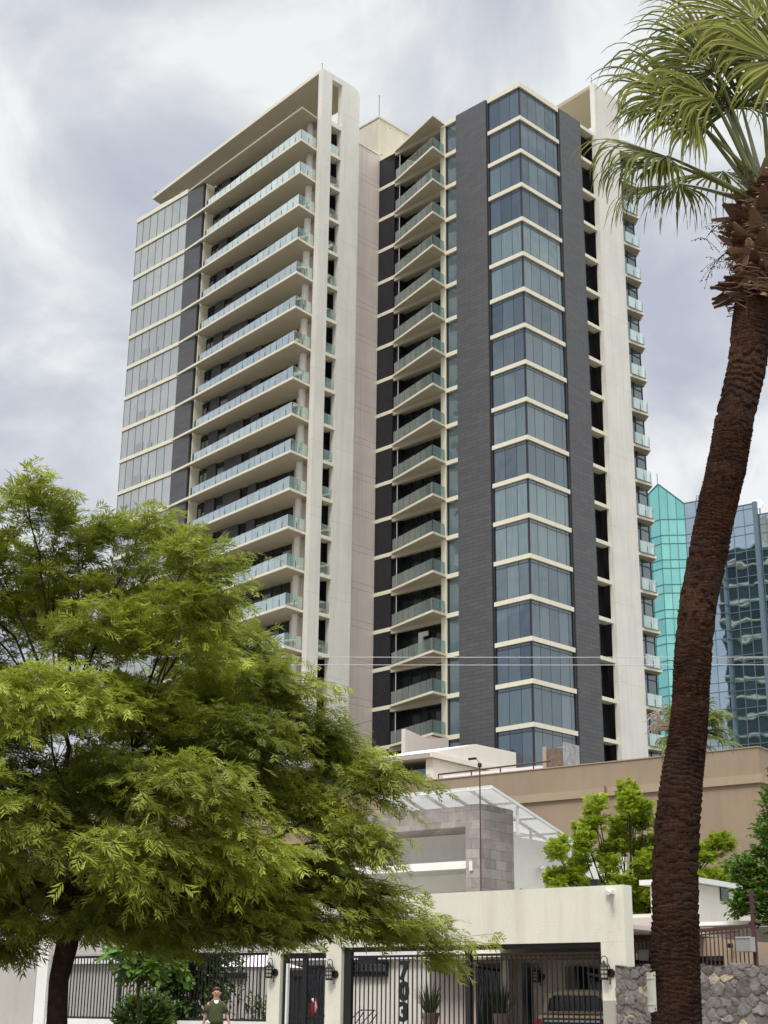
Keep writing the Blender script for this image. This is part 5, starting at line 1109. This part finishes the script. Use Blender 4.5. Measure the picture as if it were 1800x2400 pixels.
# ------------------------------------------------------------------ FAN PALMS
def frond(lv, pet, base, hub, axis, nrm_, L, nseg=40, spread=205, droop=0.9, wind=(-0.35, 0, 0), tb=0.5, w0=1.0, steps=11, bend=0.05, pr=0.022):
    base = np.array(base, float); hub = np.array(hub, float)
    # arched petiole
    mid = (base + hub) / 2 + np.array([0, 0, bend * np.linalg.norm(hub - base)])
    if pet is not None:
        pts = [base * (1 - t) ** 2 + mid * 2 * t * (1 - t) + hub * t * t for t in np.linspace(0, 1, 9)]
        pet.tube(pts, [pr * 1.7 * (1 - t) + pr * .7 * t for t in np.linspace(0, 1, 9)], 6, t=tb)
    ax_ = norm(np.array(axis, float)); n0 = norm(np.cross(np.cross(ax_, np.array(nrm_, float)), ax_)); sd = np.cross(n0, ax_)
    W = np.array(wind, float); down = np.array([0, 0, -1.0])
    V = []; T = []
    for k_ in range(nseg):
        a = R(spread) * ((k_ + .5) / nseg - .5); l_ = L * 1.45 * (1.0 - 0.25 * abs(a) / R(100)) * random.uniform(.88, 1.08)
        d = norm(ax_ * math.cos(a) + sd * math.sin(a) - n0 * 0.18 * abs(math.sin(a)))
        p_ = hub.copy(); dt = l_ / steps; ds = droop * random.uniform(.5, 2.3); tt = tb - .05 + random.choice([-.25, -.1, 0, .1, .3]) + random.uniform(-.1, .1)
        d = norm(d + RNG.normal(0, .03, 3)); wj = W + RNG.normal(0, .22, 3); tw = random.uniform(-.5, .5)
        prev = None; dth = R(spread) / nseg
        for s_ in range(steps + 1):
            t = s_ / steps; r = t * l_
            wd = norm(np.cross(d, n0)); wd = norm(wd + n0 * tw * max(0, t - .4))
            half = min(0.5 * dth * r * 1.03, 0.5 * dth * L * 0.56) * (1 if t < .42 else max(0.02, 1 - ((t - .42) / .58) ** .9)) * w0 + 0.0015
            fold = n0 * half * (0.55 if k_ % 2 else -.25)
            cur = (p_ - wd * half, p_ + fold, p_ + wd * half)
            if prev is not None:
                V.append([prev[0], prev[1], cur[1], cur[0]]); V.append([prev[1], prev[2], cur[2], cur[1]])
                sh = tt + 0.18 * (t - .3); T += [sh, sh - .04]
            prev = cur; p_ = p_ + d * dt
            k2 = max(0, t - 0.30) ** 0.9
            d = norm(d + (down * ds * 1.9 + wj * 0.9) * k2 * 0.55 * (11 / steps))
    V = np.array(V).reshape(-1, 3); lv.add((V, np.arange(len(V)).reshape(-1, 4), np.array(T)))

PL = empty('tall_fan_palm', (3.0, 15.6, 0), 0, 'tall leaning fan palm with dark ringed trunk at the right', 'palm tree')
o3 = np.array([3.0, 15.6, 0.0])
path = [(2.98,15.55,-.02),(2.98,15.58,.7),(3.00,15.60,1.32),(3.05,15.72,2.0),(3.08,15.76,2.45),(3.13,15.84,3.02),(3.20,15.90,3.48),(3.29,15.96,3.95),(3.35,16.00,4.23),(3.43,16.06,4.72),(3.57,16.17,5.68),(3.79,16.27,6.53),(3.93,16.33,7.08),(4.08,16.38,7.58),(4.26,16.45,8.3),(4.45,16.52,8.94),(4.58,16.60,9.6),(4.66,16.62,9.98),(4.78,16.68,10.62),(4.90,16.74,11.2)]
path = [Vector(p_) for p_ in path]
def along(pts, step):
    """catmull-rom resample"""
    out = []
    for i in range(len(pts) - 1):
        p0, p1, p2, p3 = pts[max(i - 1, 0)], pts[i], pts[i + 1], pts[min(i + 2, len(pts) - 1)]; n = max(1, int((p2 - p1).length / step))
        for k_ in range(n):
            t = k_ / n; out.append(0.5 * ((2 * p1) + (p2 - p0) * t + (2 * p0 - 5 * p1 + 4 * p2 - p3) * t * t + (3 * p1 - p0 - 3 * p2 + p3) * t ** 3))
    out.append(pts[-1]); return out
sp = along(path, 0.0125); SEG = 56; V = []
ring_h = 0.0; cyc = 0
lens = [0.0]
for a, b_ in zip(sp[:-1], sp[1:]): lens.append(lens[-1] + (b_ - a).length)
for i, p_ in enumerate(sp):
    d = (sp[min(i + 1, len(sp) - 1)] - sp[max(i - 1, 0)]).normalized(); x_ = d.cross(Vector((0, 1, 0))).normalized(); y_ = d.cross(x_)
    s_ = lens[i]; base_r = float(np.interp(p_.z, [0, 1.3, 2.4, 3.2, 3.9, 4.7, 5.7, 6.6, 7.6, 9.0, 10, 11.2], [.27, .243, .236, .230, .216, .198, .203, .214, .222, .225, .232, .22]))
    base_r += 0.02 * math.exp(-((s_ - 0.1) / .5) ** 2) + 0.008 * noise.noise(Vector((0, 0, s_ * 1.3)))
    for k_ in range(SEG):
        a = 2 * math.pi * k_ / SEG; ca, sa = math.cos(a), math.sin(a)
        wob = 0.45 * noise.noise(Vector((ca * 1.6, sa * 1.6, s_ * 1.5))) 
        ph = (s_ / (0.066 + .006 * math.sin(s_ * 2.1)) + wob * 1.9 + 0.5 * noise.noise(Vector((ca * 4, sa * 4, s_ * 9)))) % 1.0
        saw = (ph - 0.2) * 0.020 if ph > .2 else -0.016
        crack = -0.010 * max(0, noise.noise(Vector((ca * 9, sa * 9, s_ * 3))) - .15) * 3
        rr_ = base_r + saw + crack + 0.010 * noise.noise(Vector((ca * 2.5, sa * 2.5, s_ * 4))) + 0.005 * noise.noise(Vector((ca * 12, sa * 12, s_ * 30)))
        V.append(p_ + (x_ * ca + y_ * sa) * rr_ - Vector(o3))
V = np.array([tuple(v_) for v_ in V]); n_ = len(sp)
I = np.arange(n_ - 1)[:, None] * SEG + np.arange(SEG)[None, :]; J = np.arange(n_ - 1)[:, None] * SEG + (np.arange(SEG)[None, :] + 1) % SEG
F = np.stack([I, J, J + SEG, I + SEG], -1).reshape(-1, 4)
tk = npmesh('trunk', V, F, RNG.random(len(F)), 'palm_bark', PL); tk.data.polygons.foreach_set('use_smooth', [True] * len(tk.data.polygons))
# skirt of old leaf bases
q = MB(); bt = MB()
top0, top1 = 8.95, 11.75
def axis_at(z):
    for a, b_ in zip(path[:-1], path[1:]):
        if a.z <= z <= b_.z: return a.lerp(b_, (z - a.z) / (b_.z - a.z))
    return path[-1] + Vector((0.12 * (z - 11.2) / 1.0, 0, z - 11.2))
core = [(axis_at(z) - Vector(o3)) for z in np.linspace(10.0, 12.1, 9)]
q.tube(core, [.24, .27, .29, .30, .30, .28, .20, .12, .05], 18, t=0.1)
for k_ in range(200):
    z = 9.98 + 1.62 * (k_ / 200.0) + random.uniform(-.1, .1); a = k_ * 2.39996 + random.uniform(-.5, .5); rad = .22 + .09 * min(1, (z - 9.95) / .8); c_ = axis_at(z) - Vector(o3)
    out = Vector((math.cos(a), math.sin(a), 0)); tg = Vector((-math.sin(a), math.cos(a), 0)); L = random.choice([.1, .14, .2, .26, .36]); w_ = random.uniform(.035, .12)
    elev = random.uniform(.2, 1.1) if z > 10.5 else random.uniform(-.9, .5)
    d = (out * math.cos(elev) + Vector((0, 0, math.sin(elev)))).normalized(); b0 = c_ + out * (rad - .05) - Vector((0, 0, .04)); curl = out * random.uniform(0, .08) - Vector((0, 0, random.uniform(0, .07)))
    up_ = d.cross(tg).normalized(); th = .022; vs = []
    for t, ww in ((0, 1.5), (.4, 1.1), (.8, .6), (1.0, .28)):
        c2 = b0 + d * L * t + curl * t * t; vs += [c2 - tg * w_ * ww - up_ * .015 * ww, c2 - up_ * (-th), c2 + tg * w_ * ww - up_ * .015 * ww, c2 - up_ * th]
    fs = [(4 * i + j, 4 * i + (j + 1) % 4, 4 * i + 4 + (j + 1) % 4, 4 * i + 4 + j) for i in range(3) for j in range(4)] + [(0, 1, 2, 3), (15, 14, 13, 12)]
    q.add(vs, fs, random.random() ** 2.6)
q.build('leaf_bases', 'palm_boot', PL)
q = MB()
for k_ in range(420):
    z = random.uniform(9.9, 11.6); a = random.uniform(0, 6.28); c_ = axis_at(z) - Vector(o3); rad = .28 + .08 * random.random()
    pts = [c_ + Vector((math.cos(a + t * 1.1) * (rad + .05 * math.sin(t * 3)), math.sin(a + t * 1.1) * (rad + .05 * math.sin(t * 3)), -t * random.uniform(.05, .2))) for t in (0, .33, .66, 1.0)]
    q.tube(pts, random.uniform(.003, .009), 4, t=random.random() ** 2)
q.build('fibres', 'palm_boot', PL)
# flower stalks with little fruits hanging at the left of the skirt
def panicle(q, a, dirv, L, n, sag):
    a = Vector(a); d = Vector(dirv).normalized(); main = [a + d * L * t + Vector((0, 0, -sag * L * t * t)) for t in np.linspace(0, 1, 7)]
    q.tube(main, [.012, .011, .009, .008, .006, .005, .003], 5)
    for k_ in range(n):
        b0 = random.choice(main[1:]); dv = Vector((random.uniform(-1, 1), random.uniform(-1, 1), random.uniform(-1, .3))).normalized(); pts = [b0 + dv * .22 * t + Vector((0, 0, -.10 * t * t)) for t in (0, .5, 1)]
        q.tube(pts, .003, 3, caps=False)
        for j in range(5): 
            c_ = b0.lerp(pts[-1], random.random()) + Vector((random.uniform(-.02, .02),) * 3); q.lathe([(.001, -.009), (.009, 0), (.001, .009)], tuple(c_), 5)
q = MB()
for a_ in (((1.60, 1.05, 11.05), (-1, -.2, .55), .62, 44, .9), ((1.58, 1.0, 10.7), (-1, .1, .2), .45, 30, .8), ((1.9, 1.0, 11.5), (-.5, -.3, 1), .7, 30, .5), ((1.95, 1.2, 11.6), (.3, -.3, 1), .7, 30, .4)):
    q = MB(); panicle(q, *a_); q.build('fruit_stalk', 'twig_bark', PL)
q = MB()
q.tube([(1.52, .8, 9.72), (1.44, .75, 9.95), (1.40, .72, 10.0)], [.02, .02, .05], 6); q.tube([(1.50, .8, 9.2), (1.47, .78, 9.6), (1.5, .8, 9.9)], [.012, .015, .02], 6); q.build('dead_stub', 'bark', PL)
lv = Leaves(); pet = MB(); B = np.array([1.82, 1.1, 11.55]); Y0 = 1.15
def fr(base, hub, axis, nrm, L, **k): frond(lv, pet, base, np.array(hub), axis, nrm, L, **k)
h = lambda x, z, dy=0.0: (x - 3.0, Y0 + dy, z)
fr(B + (-.10, -.1, -.15), h(3.63, 12.00, -.2), (-1, -.1, .28), (.25, -.55, .8), .98, droop=1.25, wind=(-.15, 0, -.1), tb=.40, spread=215)
fr(B + (-.10, -.05, -.1), h(3.66, 12.04, 0), (-.9, .2, .1), (.1, -.5, .9), .85, droop=1.6, wind=(-.05, 0, -.1), tb=.30, spread=230, nseg=34)
fr(B + (-.05, 0, 0), h(3.95, 13.03, .1), (-.62, -.1, .80), (.5, -.85, .2), 1.10, droop=1.0, wind=(-.75, 0, -.25), tb=.50, spread=200)
fr(B + (0, .1, .1), h(4.00, 12.85, -.3), (-.85, -.2, .1), (.1, -.9, .5), 1.0, droop=1.1, wind=(-.2, 0, -.5), tb=.55, spread=190)
fr(B + (.05, 0, .1), h(4.42, 13.48, 0), (-.45, 0, .9), (.3, -.9, .1), 1.05, droop=0.8, wind=(-.8, 0, -.15), tb=.45, spread=220)
fr(B + (-.05, -.15, .05), h(4.26, 12.78, -.35), (-.8, -.2, .45), (.0, -.8, .6), .85, droop=1.3, wind=(-.45, 0, -.2), tb=.75, spread=190, pr=.028)
fr(B + (.15, -.1, .2), h(4.95, 14.15, -.2), (-.8, -.1, .5), (.2, -.9, .3), 1.2, droop=.9, wind=(-.9, 0, 0), tb=.75, spread=190)
fr(B + (.15, -.15, .2), h(5.15, 13.35, -.4), (-.75, -.3, .45), (.0, -.9, .5), 1.2, droop=1.0, wind=(-.9, 0, -.1), tb=.70, spread=200)
fr(B + (.1, .1, .2), h(4.80, 13.15, .3), (-.2, .1, 1), (.2, -1, .1), .9, droop=.9, wind=(-.5, 0, 0), tb=.30, spread=230)
fr(B + (.2, 0, .2), h(5.35, 13.95, .1), (-.2, -.1, 1), (.3, -.9, .1), 1.2, droop=.8, wind=(-.9, 0, 0), tb=.55, spread=220)
fr(B + (.3, -.1, .1), h(5.75, 13.2, -.2), (.3, -.2, .9), (-.3, -.9, .3), 1.1, droop=1.0, wind=(-.9, 0, 0), tb=.5, spread=220)
fr(B + (.35, 0, 0), h(6.2, 12.4, 0), (.9, 0, .3), (0, -.6, .8), 1.0, droop=1.2, wind=(-.3, 0, 0), tb=.45, spread=210)
fr(B + (.3, .2, 0), h(5.9, 12.0, .6), (.8, .4, .3), (0, -.3, .9), 1.0, droop=1.2, wind=(-.3, 0, 0), tb=.45, spread=210)
fr(B + (.1, .3, 0), h(4.7, 12.6, 1.1), (-.2, .9, .4), (0, -.5, .8), 1.0, droop=1.2, wind=(-.4, 0, 0), tb=.35, spread=210)
fr(B + (-.1, .2, 0), h(4.0, 12.2, .8), (-.7, .6, .2), (0, -.4, .9), .95, droop=1.3, wind=(-.3, 0, 0), tb=.35, spread=210)
fr(B + (.2, -.3, 0), h(5.4, 12.6, -1.0), (.3, -.9, .4), (0, .4, .9), .95, droop=1.3, wind=(-.4, 0, 0), tb=.45, spread=210)
fr(B + (.0, .2, .2), h(4.5, 14.1, .5), (-.3, .1, .95), (.3, -.9, 0), 1.1, droop=.8, wind=(-.9, 0, -.1), tb=.35, spread=210)
fr(B + (.0, -.1, .1), h(4.05, 12.45, -.3), (-.9, -.2, .2), (.1, -.8, .6), .95, droop=1.2, wind=(-.2, 0, -.2), tb=.45, spread=200)
fr(B + (.05, .1, .1), h(4.55, 13.0, .2), (-.6, .1, .7), (.3, -.9, .2), 1.0, droop=1.0, wind=(-.6, 0, -.2), tb=.25, spread=210)
fr(B + (.25, .1, .2), h(5.5, 13.6, .2), (-.4, .1, .9), (.3, -.9, .1), 1.2, droop=.9, wind=(-.9, 0, -.1), tb=.3, spread=210)
cw = lv.build('fronds', 'leaf_palm', PL); pet.build('petioles', 'petiole', PL)
# metal sheet nailed to the trunk
MS = empty('tree_sheet', (2.90, 15.6, 1.62), 0, 'pale sheet metal band nailed round the left side of the palm trunk', 'metal sheet')
q = MB(); vs = []; n_ = 9
for zz in (-.19, .19):
    for rr_ in (.287, .293):
        for k_ in range(n_):
            a = R(178 + 38 * k_ / (n_ - 1)); vs.append((0.125 + rr_ * math.cos(a), 0.055 + rr_ * math.sin(a), zz + .006 * math.sin(k_)))
fs = []
for k_ in range(n_ - 1):
    fs += [(k_, k_ + 1, 2 * n_ + k_ + 1, 2 * n_ + k_), (n_ + k_ + 1, n_ + k_, 3 * n_ + k_, 3 * n_ + k_ + 1), (k_, n_ + k_, n_ + k_ + 1, k_ + 1), (2 * n_ + k_, 2 * n_ + k_ + 1, 3 * n_ + k_ + 1, 3 * n_ + k_)]
fs += [(0, 2 * n_, 3 * n_, n_), (n_ - 1, 2 * n_ - 1, 4 * n_ - 1, 3 * n_ - 1)]
q.add(vs, fs); q.build('sheet', 'sheet_metal', MS)
q = MB()
for z_ in (-.16, .16):
    a = R(213); q.lathe([(.001, -.008), (.010, 0), (.001, .008)], (0.125 + .296 * math.cos(a), .055 + .296 * math.sin(a), z_), 8)
q.build('nail', 'black_iron', MS)
q = MB()
for z_ in (-.12, .13):
    q.tube([(0.125 + .296 * math.cos(R(179 + 5 * j)), .055 + .296 * math.sin(R(179 + 5 * j)), z_) for j in range(8)], .007, 5)
q.build('sheet_rib', 'sheet_metal', MS)

# small palm in the distance, behind the big trunk
FP = empty('distant_fan_palm', (12.95, 62, 0), 0, 'small fan palm with drooping fronds behind the big trunk, above the tan wall', 'palm tree')
q = MB(); q.tube([(0, 0, 0), (0, 0, 6), (0.0, 0, 12.6)], [.3, .24, .26], 12); q.build('trunk', 'palm_bark', FP)
lv = Leaves(); pet = MB()
for k_ in range(26):
    a = k_ * 2.39996; el = random.uniform(-.5, 1.1); rr_ = random.uniform(.7, 1.1); dv = np.array([math.cos(a) * math.cos(el), math.sin(a) * math.cos(el), math.sin(el)])
    hb = np.array([0.35, 0, 12.7]) + dv * rr_
    frond(lv, pet, (0, 0, 12.5), hb, dv + np.array([0.25, 0, -.1]), (-dv[0] * .5, -dv[1] * .5 - .3, 1), random.uniform(.75, 1.0), nseg=22, spread=190, droop=1.5, wind=(.45, 0, -.1), tb=random.uniform(.3, .8), w0=1.4, steps=7, pr=.02)
lv.build('fronds', 'leaf_palm_far', FP); pet.build('petioles', 'petiole', FP)
q = MB()
for k_ in range(26):
    a0 = Vector((-.6, -.4, 12.9)); dv = Vector((-1 + random.uniform(-.3, .5), random.uniform(-.6, .2), random.uniform(-.1, 1.0))).normalized(); r0 = random.uniform(.9, 1.5)
    pts = [a0 + dv * r0 * t + Vector((.16 * math.sin(9 * t), 0, .18 * math.cos(9 * t))) * t for t in np.linspace(0, 1, 12)]
    q.tube(pts, [.03 * (1 - .7 * t) for t in np.linspace(0, 1, 12)], 4, t=random.random(), caps=False)
q.build('dry_flower_stalks', 'dry_flower', FP)

# ------------------------------------------------------------------ PERSON (pavement, in front of the fence)
PX = empty('person', (-3.70, 35.2, 0.14), R(8), 'person in a dark green T-shirt walking on the pavement before the barred fence', 'person')
def skinned(name, verts, edges, radii, mat, parent, root=0, sub=2):
    me = bpy.data.meshes.new(name); me.from_pydata(verts, edges, []); o = bpy.data.objects.new(name, me); COL.objects.link(o)
    sk = o.modifiers.new('skin', 'SKIN'); sk.use_smooth_shade = True; ss = o.modifiers.new('sub', 'SUBSURF'); ss.levels = sub; ss.render_levels = sub
    for i, r in enumerate(radii):
        v = me.skin_vertices[0].data[i]; v.radius = r if isinstance(r, tuple) else (r, r); v.use_root = (i == root)
    me.materials.append(MATS[mat]); o.parent = parent; return o
# y towards the viewer is negative
Vb = [(0,0,.95),(0,-.01,1.10),(0,-.01,1.25),(0,0,1.40),(0,0,1.50),(0,-.01,1.57),(0,-.015,1.63),(0,-.01,1.70),
      (.165,0,1.385),(.245,.0,1.17),(.33,-.05,.93),(.355,-.07,.85),
      (-.165,0,1.385),(-.235,.01,1.17),(-.27,-.04,.93),(-.28,-.06,.85),
      (.10,0,.88),(.11,-.12,.50),(.11,-.10,.08),(.11,-.26,.04),
      (-.10,0,.88),(-.11,.08,.50),(-.11,.22,.12),(-.11,.10,.04)]
Eb = [(0,1),(1,2),(2,3),(3,4),(4,5),(5,6),(6,7),(3,8),(8,9),(9,10),(10,11),(3,12),(12,13),(13,14),(14,15),(0,16),(16,17),(17,18),(18,19),(0,20),(20,21),(21,22),(22,23)]
Rb = [(.14,.10),(.125,.09),(.14,.10),(.15,.09),.052,.075,.088,.062,.052,.036,.026,.022,.052,.036,.026,.022,.085,.058,.04,.035,.085,.058,.04,.035]
bd = skinned('body', Vb, Eb, Rb, 'skin', PX)
def finger_hand(cx_, cy_, cz_, s_):
    for k_ in range(4):
        L = (.065, .075, .07, .055)[k_]; x = cx_ + s_ * (k_ - 1.5) * .008; y = cy_ + (k_ - 1.5) * .018
        skinned('finger', [(x, y, cz_), (x + s_ * .004, y - .004, cz_ - L * .55), (x - s_ * .006, y - .010, cz_ - L)], [(0, 1), (1, 2)], [.009, .008, .007], 'skin', PX, 0, 1)
    skinned('thumb', [(cx_, cy_ - .03, cz_ + .03), (cx_ - s_ * .005, cy_ - .055, cz_), (cx_ - s_ * .01, cy_ - .06, cz_ - .03)], [(0, 1), (1, 2)], [.010, .009, .008], 'skin', PX, 0, 1)
finger_hand(.36, -.075, .80, 1); finger_hand(-.285, -.065, .80, -1)
# clothes as closed garments round the body
def garment(name, rings, mat, seg=20, cap=True):
    q = MB(); vs = []; n = len(rings)
    for (cx_, cy_, cz_, rx, ry) in rings:
        for k_ in range(seg):
            a = 2 * math.pi * k_ / seg; w_ = 1 + .03 * math.sin(5 * a + cz_ * 21); vs.append((cx_ + rx * w_ * math.cos(a), cy_ + ry * w_ * math.sin(a), cz_))
    fs = [(i * seg + k_, i * seg + (k_ + 1) % seg, (i + 1) * seg + (k_ + 1) % seg, (i + 1) * seg + k_) for i in range(n - 1) for k_ in range(seg)]
    fs += [tuple(range(seg))[::-1], tuple(range((n - 1) * seg, n * seg))]
    q.add(vs, fs, .5); return q.build(name, mat, PX, True)
garment('t_shirt', [(0, 0, .97, .185, .135), (0, 0, 1.05, .178, .13), (0, 0, 1.18, .172, .128), (0, 0, 1.30, .188, .13), (0, 0, 1.40, .188, .12), (0, 0, 1.455, .135, .095), (0, 0, 1.485, .075, .07)], 'shirt_green')
q = MB()
for s_ in (-1, 1):
    q = MB(); q.tube([(s_ * .12, 0, 1.405), (s_ * .19, 0, 1.35), (s_ * .235, .0, 1.20)], [.060, .066, .062], 12); q.build('sleeve', 'shirt_green', PX, True)
q = MB(); q.add([(-.055, -.085, 1.475), (.055, -.085, 1.475), (.04, -.118, 1.42), (0, -.128, 1.395), (-.04, -.118, 1.42), (-.055, -.06, 1.47), (.055, -.06, 1.47), (.04, -.09, 1.42), (0, -.1, 1.395), (-.04, -.09, 1.42)], [(0, 1, 2, 3, 4), (9, 8, 7, 6, 5), (0, 5, 6, 1), (1, 6, 7, 2), (2, 7, 8, 3), (3, 8, 9, 4), (4, 9, 5, 0)]); q.build('white_neck_scarf', 'cloth_white', PX)
garment('trousers_waist', [(0, 0, .84, .17, .13), (0, 0, .92, .175, .128), (0, 0, .985, .165, .12)], 'jeans')
for s_, pts in ((1, [(.10, 0, .88), (.11, -.12, .50), (.11, -.10, .12)]), (-1, [(-.10, 0, .88), (-.11, .08, .50), (-.11, .20, .15)])):
    q = MB(); q.tube(pts, [.10, .075, .062], 14); q.build('trouser_leg', 'jeans', PX, True)
q = MB(); q.tube([(-.20, -.13, 1.03), (-.17, -.14, .99), (-.12, -.135, .985)], [.035, .04, .02], 8); q.build('white_cloth', 'cloth_white', PX, True)
# hair, face
q = MB(); vs = []; fs = []
for i in range(9):
    th = math.pi * .62 * i / 8
    for k_ in range(16):
        a = 2 * math.pi * k_ / 16; r = .098 * math.sin(th); vs.append((r * math.cos(a) * .92, .012 + r * math.sin(a) * 1.05 + .02 * (i / 8), 1.668 + .098 * math.cos(th) + (.055 if math.sin(a) < -.3 and i > 5 else 0)))
fs = [(i * 16 + k_, i * 16 + (k_ + 1) % 16, (i + 1) * 16 + (k_ + 1) % 16, (i + 1) * 16 + k_) for i in range(8) for k_ in range(16)] + [tuple(range(16))]
q.add(vs, fs); q.build('hair', 'hair', PX, True)
q = MB(); q.lathe([(.001, 0), (.012, .008), (.009, .03), (.002, .045)], (0, -.092, 1.60), 8); q.build('nose', 'skin', PX, True)
for s_ in (-1, 1):
    q = MB(); q.box(s_ * .034 - .014, s_ * .034 + .014, -.093, -.080, 1.637, 1.647); q.build('eye', 'rubber', PX)
    q = MB(); q.lathe([(.006, -.03), (.018, -.005), (.016, .02), (.004, .03)], (s_ * .083, 0, 1.62), 8); q.build('ear', 'skin', PX, True)
q = MB(); q.box(-.024, .024, -.085, -.072, 1.573, 1.580); q.build('mouth', 'car_red', PX)

for it in BALCONY_ITEMS: balcony_item(*it)
